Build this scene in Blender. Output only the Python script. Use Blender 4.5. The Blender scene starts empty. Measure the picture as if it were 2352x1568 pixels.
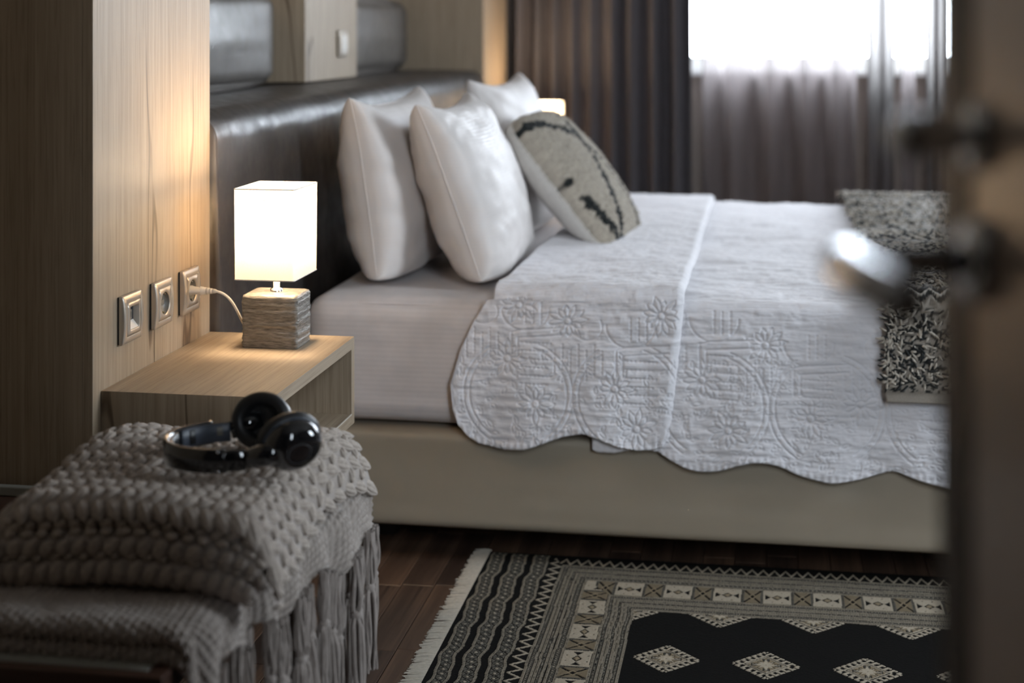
import bpy, bmesh, math, random
import numpy as np
from math import sin, cos, pi, radians

SC = bpy.context.scene
COL = SC.collection
rng = np.random.default_rng(7)
random.seed(7)

# ------------------------------------------------------------------ camera
CAM = np.array([1.0701, -2.8773, 1.165])
YAW = math.atan(586 / 3556.0)
cd = bpy.data.cameras.new('camera')
cam = bpy.data.objects.new('camera', cd)
COL.objects.link(cam)
cam.location = CAM.tolist()
cam.rotation_euler = (pi / 2, 0, YAW)
cd.sensor_width = 36.0
cd.lens = 3556.0 * 36 / 2352
cd.shift_y = -(784 - 65) / 2352.0
cd.clip_start = 0.02
cd.dof.use_dof = True
cd.dof.focus_distance = 2.72
cd.dof.aperture_fstop = 2.5
SC.camera = cam

# ------------------------------------------------------------------ world, daylight, exposure
w = bpy.data.worlds.new('world')
SC.world = w
w.use_nodes = True
bg = w.node_tree.nodes['Background']
bg.inputs['Color'].default_value = (0.80, 0.90, 1.0, 1)
bg.inputs['Strength'].default_value = 29.0
SC.view_settings.view_transform = 'Standard'
SC.view_settings.look = 'None'
SC.view_settings.gamma = 1
SC.view_settings.use_curve_mapping = False
SC.view_settings.exposure = 0.0


def portal(name, loc, rot, sx, sy):
    l = bpy.data.lights.new(name, 'AREA')
    l.shape = 'RECTANGLE'
    l.size, l.size_y = sx, sy
    l.cycles.is_portal = True
    o = bpy.data.objects.new(name, l)
    COL.objects.link(o)
    o.location = loc
    o.rotation_euler = rot
    return o


# window openings: back wall (behind the sheer), front and right walls (both added out of view to light the room)
WB = dict(x0=0.50, x1=3.25, z0=0.985, z1=2.25)
XR_ = 3.4
WR = dict(y0=-0.48, y1=0.38, z0=1.05, z1=2.15)
WF = dict(x0=1.52, x1=2.08, z0=1.00, z1=2.40)
portal('window_portal', ((WB['x0'] + WB['x1']) / 2, 3.86, (WB['z0'] + WB['z1']) / 2), (-pi / 2, 0, 0), WB['x1'] - WB['x0'], WB['z1'] - WB['z0'])
portal('window_portal', (XR_ + .06, (WR['y0'] + WR['y1']) / 2, (WR['z0'] + WR['z1']) / 2), (0, pi / 2, 0), WR['z1'] - WR['z0'], WR['y1'] - WR['y0'])
portal('window_portal', ((WF['x0'] + WF['x1']) / 2, -2.90, (WF['z0'] + WF['z1']) / 2), (pi / 2, 0, 0), WF['x1'] - WF['x0'], WF['z1'] - WF['z0'])

# ------------------------------------------------------------------ helpers
WORLD = {}


def base_of(o):
    return WORLD.get(o.name, np.zeros(3)) if o else np.zeros(3)


def tag(o, label=None, cat=None, group=None, kind=None):
    if label: o['label'] = label
    if cat: o['category'] = cat
    if group: o['group'] = group
    if kind: o['kind'] = kind
    return o


def thing(name, label, cat, loc=(0, 0, 0), group=None):
    o = bpy.data.objects.new(name, None)
    COL.objects.link(o)
    o.empty_display_size = 0.05
    o.location = loc
    WORLD[o.name] = np.array(loc, float)
    return tag(o, label, cat, group)


def mesh(name, V, F, mat, parent=None, smooth=True, colors=None, uv=None, loc=None):
    """V in world coordinates; F list/array of faces."""
    V = np.asarray(V, float)
    if parent is not None:
        off = base_of(parent)
    else:
        off = np.array([(V[:, 0].min() + V[:, 0].max()) / 2, (V[:, 1].min() + V[:, 1].max()) / 2, V[:, 2].min()])
        if loc is not None: off = np.array(loc, float)
    me = bpy.data.meshes.new(name)
    V = V - off
    if isinstance(F, np.ndarray) and F.ndim == 2:
        n, k = F.shape
        me.vertices.add(len(V))
        me.vertices.foreach_set('co', V.astype(np.float32).ravel())
        me.loops.add(n * k)
        me.loops.foreach_set('vertex_index', F.astype(np.int32).ravel())
        me.polygons.add(n)
        me.polygons.foreach_set('loop_start', np.arange(0, n * k, k, dtype=np.int32))
        me.polygons.foreach_set('loop_total', np.full(n, k, dtype=np.int32))
        me.update(calc_edges=True)
    else:
        me.from_pydata(V.tolist(), [], [list(map(int, f)) for f in F])
        me.update()
    me.validate()
    if smooth:
        me.polygons.foreach_set('use_smooth', np.ones(len(me.polygons), bool))
    if colors is not None:
        a = me.color_attributes.new('col', 'FLOAT_COLOR', 'POINT')
        c = np.ones((len(V), 4), np.float32)
        c[:, :3] = colors
        a.data.foreach_set('color', c.ravel())
    if uv is not None:
        l = me.uv_layers.new(name='uv')
        vi = np.zeros(len(me.loops), np.int32)
        me.loops.foreach_get('vertex_index', vi)
        l.data.foreach_set('uv', np.asarray(uv, np.float32)[vi].ravel())
    me.materials.append(mat)
    o = bpy.data.objects.new(name, me)
    COL.objects.link(o)
    if parent is not None:
        o.parent = parent
        WORLD[o.name] = off
    else:
        o.location = off.tolist()
        WORLD[o.name] = off
    return o


def gridF(nr, nc, base=0, wrap=False, flip=False):
    r = np.arange(nr - 1)[:, None]
    c = np.arange(nc if wrap else nc - 1)[None, :]
    c2 = (c + 1) % nc
    f = np.stack([r * nc + c, r * nc + c2, (r + 1) * nc + c2, (r + 1) * nc + c], -1).reshape(-1, 4) + base
    return f[:, ::-1] if flip else f


class MB:
    """Collects quads / polygons into one mesh."""
    def __init__(s):
        s.V, s.F, s.n, s.C = [], [], 0, []

    def add(s, V, F, col=None):
        V = np.asarray(V, float)
        s.V.append(V)
        s.F += [[int(i) + s.n for i in f] for f in F]
        s.n += len(V)
        if col is not None: s.C.append(np.tile(np.asarray(col, float), (len(V), 1)))
        return s

    def box(s, lo, hi):
        x0, y0, z0 = lo; x1, y1, z1 = hi
        V = [(x0, y0, z0), (x1, y0, z0), (x1, y1, z0), (x0, y1, z0), (x0, y0, z1), (x1, y0, z1), (x1, y1, z1), (x0, y1, z1)]
        return s.add(V, [(0, 3, 2, 1), (4, 5, 6, 7), (0, 1, 5, 4), (1, 2, 6, 5), (2, 3, 7, 6), (3, 0, 4, 7)])

    def tube(s, path, rad, seg=8, caps=True, col=None):
        V, F = tube(path, rad, seg, caps)
        return s.add(V, F, col)

    def build(s, name, mat, parent=None, smooth=False):
        V = np.concatenate(s.V)
        return mesh(name, V, s.F, mat, parent, smooth, colors=np.concatenate(s.C) if s.C else None)


def tube(path, rad, seg=8, caps=True):
    P = np.asarray(path, float)
    n = len(P)
    R = np.full(n, rad) if np.isscalar(rad) else np.asarray(rad, float)
    T = np.gradient(P, axis=0)
    T /= np.linalg.norm(T, axis=1)[:, None] + 1e-12
    a = np.array([0, 0, 1.0]) if abs(T[0][2]) < .9 else np.array([1.0, 0, 0])
    V = []
    u = np.cross(T[0], a); u /= np.linalg.norm(u)
    for i in range(n):
        u = u - T[i] * np.dot(u, T[i]); u /= np.linalg.norm(u) + 1e-12
        v = np.cross(T[i], u)
        for k in range(seg):
            t = 2 * pi * k / seg
            V.append(P[i] + R[i] * (cos(t) * u + sin(t) * v))
    F = gridF(n, seg, wrap=True).tolist()
    if caps:
        F.append(list(range(seg))[::-1]); F.append([(n - 1) * seg + k for k in range(seg)])
    return np.array(V), F


def lathe(prof, center, axis=(0, 0, 1), seg=48, closed=False):
    """prof: list of (radius, height along axis)."""
    ax = np.array(axis, float); ax /= np.linalg.norm(ax)
    a = np.array([0, 0, 1.0]) if abs(ax[2]) < .9 else np.array([1.0, 0, 0])
    u = np.cross(a, ax); u /= np.linalg.norm(u); v = np.cross(ax, u)
    V = []
    for r, h in prof:
        for k in range(seg):
            t = 2 * pi * k / seg
            V.append(np.array(center) + ax * h + r * (cos(t) * u + sin(t) * v))
    F = gridF(len(prof), seg, wrap=True).tolist()
    return np.array(V), F


def box(name, lo, hi, mat, parent=None, bevel=0.0, seg=2, smooth=None):
    bm = bmesh.new()
    lo = np.array(lo, float); hi = np.array(hi, float)
    V = [bm.verts.new(p) for p in [(lo[0], lo[1], lo[2]), (hi[0], lo[1], lo[2]), (hi[0], hi[1], lo[2]), (lo[0], hi[1], lo[2]),
                                   (lo[0], lo[1], hi[2]), (hi[0], lo[1], hi[2]), (hi[0], hi[1], hi[2]), (lo[0], hi[1], hi[2])]]
    for f in [(0, 3, 2, 1), (4, 5, 6, 7), (0, 1, 5, 4), (1, 2, 6, 5), (2, 3, 7, 6), (3, 0, 4, 7)]:
        bm.faces.new([V[i] for i in f])
    if bevel > 0:
        bmesh.ops.bevel(bm, geom=bm.edges[:], offset=bevel, segments=seg, profile=.5, affect='EDGES')
    bm.verts.index_update()
    P = np.array([v.co[:] for v in bm.verts]); F = [[v.index for v in f.verts] for f in bm.faces]
    bm.free()
    return mesh(name, P, F, mat, parent, smooth=bevel > .004 if smooth is None else smooth)


def srgb(r, g, b):
    def f(c):
        c /= 255.0
        return c / 12.92 if c <= .04045 else ((c + .055) / 1.055) ** 2.4
    return (f(r), f(g), f(b))


# value noise, vectorised ------------------------------------------------
_tab = rng.random((256, 256))


def vnoise(x, y, seed=0):
    x = np.asarray(x, float) + seed * 17.31; y = np.asarray(y, float) + seed * 7.77
    xi = np.floor(x).astype(int); yi = np.floor(y).astype(int)
    fx = x - xi; fy = y - yi
    fx = fx * fx * (3 - 2 * fx); fy = fy * fy * (3 - 2 * fy)
    a = _tab[xi & 255, yi & 255]; b = _tab[(xi + 1) & 255, yi & 255]
    c = _tab[xi & 255, (yi + 1) & 255]; d = _tab[(xi + 1) & 255, (yi + 1) & 255]
    return (a * (1 - fx) + b * fx) * (1 - fy) + (c * (1 - fx) + d * fx) * fy - .5


def fbm(x, y, oct=4, seed=0):
    s = 0; a = 1.0
    for i in range(oct):
        s = s + a * vnoise(x * 2 ** i, y * 2 ** i, seed + i); a *= .5
    return s


def sstep(a, b, x):
    t = np.clip((x - a) / (b - a), 0, 1)
    return t * t * (3 - 2 * t)


# ------------------------------------------------------------------ materials
class NT:
    def __init__(s, name):
        s.m = bpy.data.materials.new(name); s.m.use_nodes = True
        s.t = s.m.node_tree; s.n = s.t.nodes; s.l = s.t.links
        s.b = s.n['Principled BSDF']; s.out = s.n['Material Output']

    def node(s, typ, **kw):
        n = s.n.new(typ)
        for k, v in kw.items():
            if k in n.inputs: n.inputs[k].default_value = v
            else: setattr(n, k, v)
        return n

    def link(s, a, b): s.l.new(a, b)

    def ramp(s, fac, stops):
        r = s.n.new('ShaderNodeValToRGB')
        e = r.color_ramp.elements
        while len(e) < len(stops): e.new(.5)
        for el, (p, c) in zip(e, stops):
            el.position = p; el.color = (*c, 1) if len(c) == 3 else c
        s.link(fac, r.inputs['Fac'])
        return r.outputs['Color']

    def mix(s, a, b, fac, mode='MIX'):
        m = s.n.new('ShaderNodeMix'); m.data_type = 'RGBA'; m.blend_type = mode
        for sock, v in ((m.inputs['A'], a), (m.inputs['B'], b), (m.inputs['Factor'], fac)):
            if hasattr(v, 'is_linked') or hasattr(v, 'links'): s.link(v, sock)
            elif sock.name == 'Factor': m.inputs[0].default_value = v
            else: sock.default_value = (*v, 1)
        return m.outputs['Result']

    def coord(s, scale=(1, 1, 1), kind='Object', rot=(0, 0, 0)):
        tc = s.n.new('ShaderNodeTexCoord'); mp = s.n.new('ShaderNodeMapping')
        mp.inputs['Scale'].default_value = scale; mp.inputs['Rotation'].default_value = rot
        s.link(tc.outputs[kind], mp.inputs['Vector'])
        return mp.outputs['Vector']

    def noise(s, vec, scale=1.0, detail=4, rough=.55):
        n = s.node('ShaderNodeTexNoise', Scale=scale, Detail=detail, Roughness=rough)
        s.link(vec, n.inputs['Vector'])
        return n.outputs['Fac']

    def bump(s, h, strength=.2, dist=.001):
        b = s.node('ShaderNodeBump', Strength=strength, Distance=dist)
        s.link(h, b.inputs['Height']); s.link(b.outputs['Normal'], s.b.inputs['Normal'])
        return b


def plain(name, col, rough=.5, metal=0.0, noise=0.0, nscale=60, bump=0.0, bscale=400, coat=0.0, spec=None, sheen=0.0):
    t = NT(name)
    t.b.inputs['Roughness'].default_value = rough
    t.b.inputs['Metallic'].default_value = metal
    if coat: t.b.inputs['Coat Weight'].default_value = coat; t.b.inputs['Coat Roughness'].default_value = .08
    if spec is not None: t.b.inputs['Specular IOR Level'].default_value = spec
    if sheen: t.b.inputs['Sheen Weight'].default_value = sheen
    v = t.coord()
    n = t.noise(v, nscale, 4)
    k = noise
    c = t.ramp(n, [(.25, tuple(x * (1 - k) for x in col)), (.75, tuple(min(1, x * (1 + k)) for x in col))])
    t.link(c, t.b.inputs['Base Color'])
    if bump: t.bump(t.noise(v, bscale, 3), bump, .001)
    return t.m


def wood(name, light, dark, axis='z', rough=.55, fine=1.0, crack=True, bump=.25):
    t = NT(name)
    i = 'xyz'.index(axis)

    def sc(along, across):
        v = [across] * 3; v[i] = along
        return tuple(v)
    tone = t.noise(t.coord(sc(.9, 7)), 1.0, 3)
    grain = t.noise(t.coord(sc(1.6, 110 * fine)), 1.0, 4, .6)
    pore = t.noise(t.coord(sc(9, 330 * fine)), 1.0, 2)
    c1 = t.ramp(grain, [(.3, dark), (.5, tuple((a + b) / 2 for a, b in zip(light, dark))), (.68, light)])
    c2 = t.ramp(tone, [(.3, (.90, .89, .87)), (.7, (1.0, 1.0, 1.0))])
    c = t.mix(c1, c2, 1.0, 'MULTIPLY')
    p = t.ramp(pore, [(.36, (.80, .78, .76)), (.46, (1, 1, 1))])
    c = t.mix(c, p, .8, 'MULTIPLY')
    if crack:
        cn = t.noise(t.coord(sc(.55, 4.3)), 1.0, 3, .5)
        m = t.n.new('ShaderNodeMath'); m.operation = 'SUBTRACT'; t.link(cn, m.inputs[0]); m.inputs[1].default_value = .5
        a = t.n.new('ShaderNodeMath'); a.operation = 'ABSOLUTE'; t.link(m.outputs[0], a.inputs[0])
        gate = t.noise(t.coord(sc(1.1, 1.3)), 1.0, 2)
        g = t.ramp(gate, [(.48, (1, 1, 1)), (.56, (0, 0, 0))])
        ck = t.ramp(a.outputs[0], [(.0, (.25, .2, .16)), (.0035, (.35, .3, .25)), (.006, (1, 1, 1))])
        ck2 = t.mix(ck, g, 1.0, 'LIGHTEN')
        c = t.mix(c, ck2, .85, 'MULTIPLY')
        vo = t.node('ShaderNodeTexVoronoi', Scale=1.0); t.link(t.coord(sc(2.4, 4.5)), vo.inputs['Vector'])
        kn = t.ramp(vo.outputs['Distance'], [(.0, (.42, .34, .27)), (.05, (.55, .46, .38)), (.075, (.9, .86, .82)), (.13, (1, 1, 1))])
        c = t.mix(c, kn, .9, 'MULTIPLY')
    t.link(c, t.b.inputs['Base Color'])
    t.b.inputs['Roughness'].default_value = rough
    mixh = t.mix(grain, pore, .6)
    t.bump(mixh, bump, .0012)
    return t.m


OAK_L, OAK_D = srgb(178, 160, 137), srgb(157, 139, 117)
M = {}
M['oak'] = wood('oak_vertical', OAK_L, OAK_D, 'z')
M['oak_y'] = wood('oak_along_wall', OAK_L, OAK_D, 'y', crack=False)
M['oak_x'] = wood('oak_across', OAK_L, OAK_D, 'x', crack=False)
M['edge_glint'] = plain('pale_edging_highlight', srgb(205, 196, 182), .35, noise=.05)  # pale edging colour that carries the bevel's highlight
M['leather'] = None
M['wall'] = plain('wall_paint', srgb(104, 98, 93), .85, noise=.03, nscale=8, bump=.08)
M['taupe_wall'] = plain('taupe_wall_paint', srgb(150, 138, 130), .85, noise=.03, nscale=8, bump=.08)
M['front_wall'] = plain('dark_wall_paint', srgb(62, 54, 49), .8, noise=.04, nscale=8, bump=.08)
M['ceiling'] = plain('ceiling_paint', srgb(132, 128, 124), .9, noise=.02, nscale=6)
M['white_frame'] = plain('white_window_frame', srgb(225, 225, 222), .35, noise=.01)
M['silver'] = plain('champagne_silver_plastic', srgb(196, 186, 172), .34, metal=.55, noise=.02, nscale=200)
M['dark_gap'] = plain('dark_plastic', srgb(48, 48, 50), .5, noise=.05)
M['socket_cup'] = plain('grey_socket_plastic', srgb(120, 116, 108), .4, noise=.04)
M['white_plastic'] = plain('white_plastic', srgb(225, 220, 212), .35, noise=.02)
M['brass'] = plain('contact_metal', srgb(200, 190, 165), .25, metal=1.0, noise=.02)
M['chrome'] = plain('satin_chrome', srgb(205, 208, 212), .2, metal=1.0, noise=.03, nscale=30)
M['satin'] = plain('polished_chrome', srgb(225, 228, 232), .12, metal=1.0, noise=.03, nscale=30)
M['lever'] = plain('grey_nickel', srgb(158, 160, 166), .14, metal=1.0, noise=.03, nscale=30)
M['black_gloss'] = plain('black_gloss_plastic', (.006, .006, .007), .07, noise=.1, coat=.6)
M['black_soft'] = plain('black_soft_leather', (.010, .010, .011), .42, noise=.2, bump=.15, bscale=900)
M['grey_band'] = plain('slate_grey_plastic', srgb(66, 72, 82), .4, noise=.05)
M['dark_wood'] = wood('dark_walnut', srgb(84, 58, 46), srgb(52, 36, 30), 'x', rough=.4, crack=False)
M['grey_strip'] = plain('grey_laminate_strip', srgb(150, 150, 142), .5, noise=.06, nscale=90)
M['door_paint'] = plain('taupe_lacquer', srgb(178, 164, 154), .32, noise=.03, nscale=5, coat=.15)
M['door_edge'] = plain('dark_door_edge', srgb(64, 58, 54), .5, noise=.06)
M['dark_foot'] = plain('dark_bed_foot', srgb(40, 36, 33), .5, noise=.08)


def leather(name, col, rough, k=.25, worn=None):
    t = NT(name)
    v = t.coord()
    vo = t.node('ShaderNodeTexVoronoi', Scale=430.0); vo.feature = 'DISTANCE_TO_EDGE'; t.link(v, vo.inputs['Vector'])
    big = t.noise(v, 6, 5, .6)
    c = t.ramp(big, [(.25, tuple(x * (1 - k) for x in col)), (.75, tuple(x * (1 + k) for x in col))])
    if worn:
        sc = t.noise(t.coord((14, 14, 5)), 1.0, 6, .75)
        m = t.ramp(sc, [(.60, (0, 0, 0)), (.78, (1, 1, 1))])
        c = t.mix(c, worn, m)
    t.link(c, t.b.inputs['Base Color'])
    rr = t.ramp(t.noise(v, 22, 4), [(.3, (rough * .8,) * 3), (.7, (rough * 1.25,) * 3)])
    t.link(rr, t.b.inputs['Roughness'])
    t.bump(t.mix(vo.outputs['Distance'], t.noise(v, 40, 3), .5), .22, .0008)
    return t.m


M['leather'] = leather('dark_brown_leather', srgb(60, 54, 50), .43, .3, srgb(92, 70, 54))
M['leather_tile'] = leather('grey_brown_leather', srgb(108, 103, 98), .40, .15)
M['base_leather'] = leather('cream_leather', srgb(162, 150, 132), .45, .05)


def cloth(name, col, rough=.85, weave=900, wob=.04, bump=.2, stripe=None, sheen=.15, var=25):
    t = NT(name)
    v = t.coord()
    n = t.noise(v, var, 4)
    c = t.ramp(n, [(.3, tuple(x * (1 - wob) for x in col)), (.7, tuple(min(1, x * (1 + wob)) for x in col))])
    h = t.noise(v, weave, 2)
    if stripe:
        axis, per, amt = stripe
        wv = t.node('ShaderNodeTexWave', Scale=1.0 / per / 2 / pi * 2 * pi * .5, Distortion=.0)
        wv.wave_type = 'BANDS'; wv.bands_direction = axis; wv.wave_profile = 'SIN'
        t.link(v, wv.inputs['Vector'])
        sq = t.ramp(wv.outputs['Fac'], [(.45, (0, 0, 0)), (.55, (1, 1, 1))])
        c = t.mix(c, t.mix(c, (1 - amt, 1 - amt, 1 - amt), 1.0, 'MULTIPLY'), sq)
        r = t.ramp(wv.outputs['Fac'], [(.45, (rough,) * 3), (.55, (rough * .6,) * 3)])
        t.link(r, t.b.inputs['Roughness'])
    else:
        t.b.inputs['Roughness'].default_value = rough
    t.link(c, t.b.inputs['Base Color'])
    t.b.inputs['Sheen Weight'].default_value = sheen
    t.bump(h, bump, .0006)
    return t.m


M['sheet'] = cloth('white_striped_satin', srgb(222, 214, 212), .7, stripe=('Z', .017, .05))
M['pillow'] = cloth('white_pillow_cotton', srgb(214, 207, 203), .75, stripe=('Z', .012, .022), var=6, wob=.03)
M['quilt'] = cloth('white_quilt_cotton', srgb(224, 221, 224), .85, weave=700, bump=.35, wob=.03)
M['curtain'] = cloth('dark_taupe_curtain', srgb(93, 88, 91), .8, weave=500, bump=.15, wob=.06)
M['yarn'] = cloth('grey_beige_yarn', srgb(172, 161, 151), 1.0, weave=900, bump=.6, wob=.2, sheen=.05, var=160)
M['fine_yarn'] = cloth('grey_beige_fine_knit', srgb(156, 146, 138), .95, weave=900, bump=.5, wob=.15, sheen=.3, var=120)
M['tassel'] = cloth('grey_beige_fringe_cotton', srgb(150, 140, 133), .95, weave=1200, bump=.4, wob=.12, sheen=.3, var=90)
M['fringe'] = cloth('cream_rug_fringe', srgb(192, 182, 166), .95, weave=1500, bump=.3, wob=.1, var=150)
M['cushion_back'] = cloth('white_cushion_back', srgb(212, 207, 200), .85)


def vcol(name, rough=.9, weave=900, bump=.4, sheen=.2, wob=.1):
    t = NT(name)
    a = t.node('ShaderNodeVertexColor'); a.layer_name = 'col'
    v = t.coord()
    n = t.ramp(t.noise(v, 260, 3), [(.3, (1 - wob,) * 3), (.7, (1 + wob,) * 3)])
    t.link(t.mix(a.outputs['Color'], n, 1.0, 'MULTIPLY'), t.b.inputs['Base Color'])
    t.b.inputs['Roughness'].default_value = rough
    t.b.inputs['Sheen Weight'].default_value = sheen
    t.b.inputs['Specular IOR Level'].default_value = .1
    t.bump(t.noise(v, weave, 2), bump, .0008)
    return t.m


M['rug'] = vcol('woven_rug_wool', .95, 700, .5, .0)
M['tufted'] = vcol('tufted_wool', .95, 700, .5, .2)
M['plank'] = wood('walnut_laminate', srgb(100, 78, 64), srgb(62, 47, 39), 'y', rough=.38, crack=False, fine=.6, bump=.12)
M['plank_b'] = wood('walnut_laminate_light', srgb(116, 90, 72), srgb(76, 57, 46), 'y', rough=.38, crack=False, fine=.6, bump=.12)
M['plank_c'] = wood('walnut_laminate_dark', srgb(84, 65, 54), srgb(52, 40, 34), 'y', rough=.38, crack=False, fine=.6, bump=.12)
M['floor_sub'] = wood('walnut_floor_far', srgb(100, 74, 58), srgb(62, 45, 36), 'y', rough=.4, crack=False, fine=.5, bump=.1)


def sheer_mat(name, trans, tcol, c0, c1):
    t = NT(name)
    t.n.remove(t.b)
    tr = t.node('ShaderNodeBsdfTransparent'); tr.inputs['Color'].default_value = (1, 1, 1, 1)
    tl = t.node('ShaderNodeBsdfTranslucent'); df = t.node('ShaderNodeBsdfDiffuse')
    v = t.coord((1, 1, 1))
    f = t.noise(v, 300, 2)
    t.link(t.ramp(f, [(.3, c0), (.7, c1)]), df.inputs['Color'])
    t.link(t.ramp(f, [(.3, tuple(x * .93 for x in tcol)), (.7, tcol)]), tl.inputs['Color'])
    m1 = t.node('ShaderNodeMixShader'); m1.inputs[0].default_value = .45
    t.link(tl.outputs[0], m1.inputs[1]); t.link(df.outputs[0], m1.inputs[2])
    m2 = t.node('ShaderNodeMixShader'); m2.inputs[0].default_value = 1 - trans
    t.link(tr.outputs[0], m2.inputs[1]); t.link(m1.outputs[0], m2.inputs[2])
    t.link(m2.outputs[0], t.out.inputs['Surface'])
    return t.m


def pane_mat():
    t = NT('window_glass')
    t.n.remove(t.b)
    tr = t.node('ShaderNodeBsdfTransparent'); gl = t.node('ShaderNodeBsdfGlossy', Roughness=.02)
    m = t.node('ShaderNodeMixShader'); m.inputs[0].default_value = .06
    t.link(tr.outputs[0], m.inputs[1]); t.link(gl.outputs[0], m.inputs[2]); t.link(m.outputs[0], t.out.inputs['Surface'])
    return t.m


def shade_mat():
    t = NT('white_lamp_shade')
    t.n.remove(t.b)
    tl = t.node('ShaderNodeBsdfTranslucent'); df = t.node('ShaderNodeBsdfDiffuse')
    v = t.coord()
    c = t.ramp(t.noise(v, 500, 2), [(.3, (.86, .80, .72)), (.7, (.92, .87, .80))])
    ct = t.ramp(t.noise(v, 500, 2), [(.3, (.50, .45, .38)), (.7, (.55, .50, .43))])
    t.link(ct, tl.inputs['Color']); t.link(c, df.inputs['Color'])
    m = t.node('ShaderNodeMixShader'); m.inputs[0].default_value = .55
    t.link(tl.outputs[0], m.inputs[1]); t.link(df.outputs[0], m.inputs[2]); t.link(m.outputs[0], t.out.inputs['Surface'])
    return t.m


def bulb_mat():
    t = NT('lit_bulb')
    t.n.remove(t.b)
    e = t.node('ShaderNodeEmission', Strength=30.0); e.inputs['Color'].default_value = (1, .72, .42, 1)
    t.link(e.outputs[0], t.out.inputs['Surface'])
    return t.m


def ceramic_mat():
    t = NT('silver_ribbed_ceramic')
    a = t.noise(t.coord((60, 60, 380)), 1.0, 4, .6)
    b = t.noise(t.coord((90, 90, 420)), 1.0, 3)
    c = t.ramp(a, [(.3, srgb(92, 87, 80)), (.7, srgb(152, 146, 137))])
    t.link(c, t.b.inputs['Base Color'])
    t.b.inputs['Roughness'].default_value = .38; t.b.inputs['Metallic'].default_value = .35
    t.bump(t.mix(a, b, .4), .7, .003)
    return t.m


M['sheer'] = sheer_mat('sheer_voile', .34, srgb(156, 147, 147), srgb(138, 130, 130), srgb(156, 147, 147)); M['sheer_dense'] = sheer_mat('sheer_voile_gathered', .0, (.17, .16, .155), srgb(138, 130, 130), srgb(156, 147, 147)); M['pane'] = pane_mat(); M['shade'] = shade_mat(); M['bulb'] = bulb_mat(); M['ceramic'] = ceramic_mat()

# ------------------------------------------------------------------ room shell
XL, XR, YF, YB, ZC = -0.37, 3.4, -2.80, 3.76, 2.6


def struct(o, label, cat):
    return tag(o, label, cat, kind='structure')


fl = mesh('floor', [(XL - .1, -4.3, -.006), (XR + .1, -4.3, -.006), (XR + .1, YB + .1, -.006), (XL - .1, YB + .1, -.006),
                    (XL - .1, -4.3, -.1), (XR + .1, -4.3, -.1), (XR + .1, YB + .1, -.1), (XL - .1, YB + .1, -.1)],
          [(0, 1, 2, 3), (7, 6, 5, 4), (0, 4, 5, 1), (1, 5, 6, 2), (2, 6, 7, 3), (3, 7, 4, 0)], M['floor_sub'], smooth=False)
struct(fl, 'dark walnut strip floor under the bed and rug', 'floor')

# planks one by one where the floor shows
pm = {}


def plank_mesh(L, k):
    key = (L, k)
    if key not in pm:
        W = .0685; g = .0006
        x, y, h, b = W / 2 - g, L / 2 - g, .006, .0012
        V = [(-x, -y, 0), (x, -y, 0), (x, y, 0), (-x, y, 0), (-x, -y, h - b), (x, -y, h - b), (x, y, h - b), (-x, y, h - b),
             (-x + b, -y + b, h), (x - b, -y + b, h), (x - b, y - b, h), (-x + b, y - b, h)]
        F = [(0, 1, 5, 4), (1, 2, 6, 5), (2, 3, 7, 6), (3, 0, 4, 7), (4, 5, 9, 8), (5, 6, 10, 9), (6, 7, 11, 10), (7, 4, 8, 11), (8, 9, 10, 11)]
        me = bpy.data.meshes.new('plank'); me.from_pydata(V, [], F); me.update()
        me.materials.append([M['plank'], M['plank_b'], M['plank_c']][k])
        pm[key] = me
    return pm[key]


x = XL + .0343
ip = 0
while x < 2.0:
    L = .34
    y = -1.3 + random.random() * .3
    while y < 1.0:
        o = bpy.data.objects.new('plank', plank_mesh(L, random.choice([0, 0, 1, 2, 1])))
        COL.objects.link(o); o.parent = fl
        o.location = (x - fl.location.x, y + L / 2 - fl.location.y, -.006 - fl.location.z)
        y += L
    x += .0685

struct(MB().box((XL - .1, YF - .12, ZC), (XR + .1, YB + .12, ZC + .1)).box((XL - .1, -4.3, ZC), (1.5, YF - .12, ZC + .1)).build('ceiling', M['ceiling']),
       'plain pale ceiling', 'ceiling')
struct(box('wall_left', (XL - .12, -4.3, 0), (XL, YB + .12, ZC), M['oak']), 'oak clad wall behind the headboard', 'wall')


def wall_with_hole(name, axis, pos, thick, a0, a1, h0, h1, z0, z1, mat, label):
    m = MB()

    def b(u0, u1, v0, v1):
        if u1 - u0 < 1e-4 or v1 - v0 < 1e-4: return
        if axis == 'y': m.box((u0, pos, v0), (u1, pos + thick, v1))
        else: m.box((pos, u0, v0), (pos + thick, u1, v1))
    b(a0, h0, 0, ZC); b(h1, a1, 0, ZC); b(h0, h1, 0, z0); b(h0, h1, z1, ZC)
    return struct(m.build(name, mat), label, 'wall')


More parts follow.
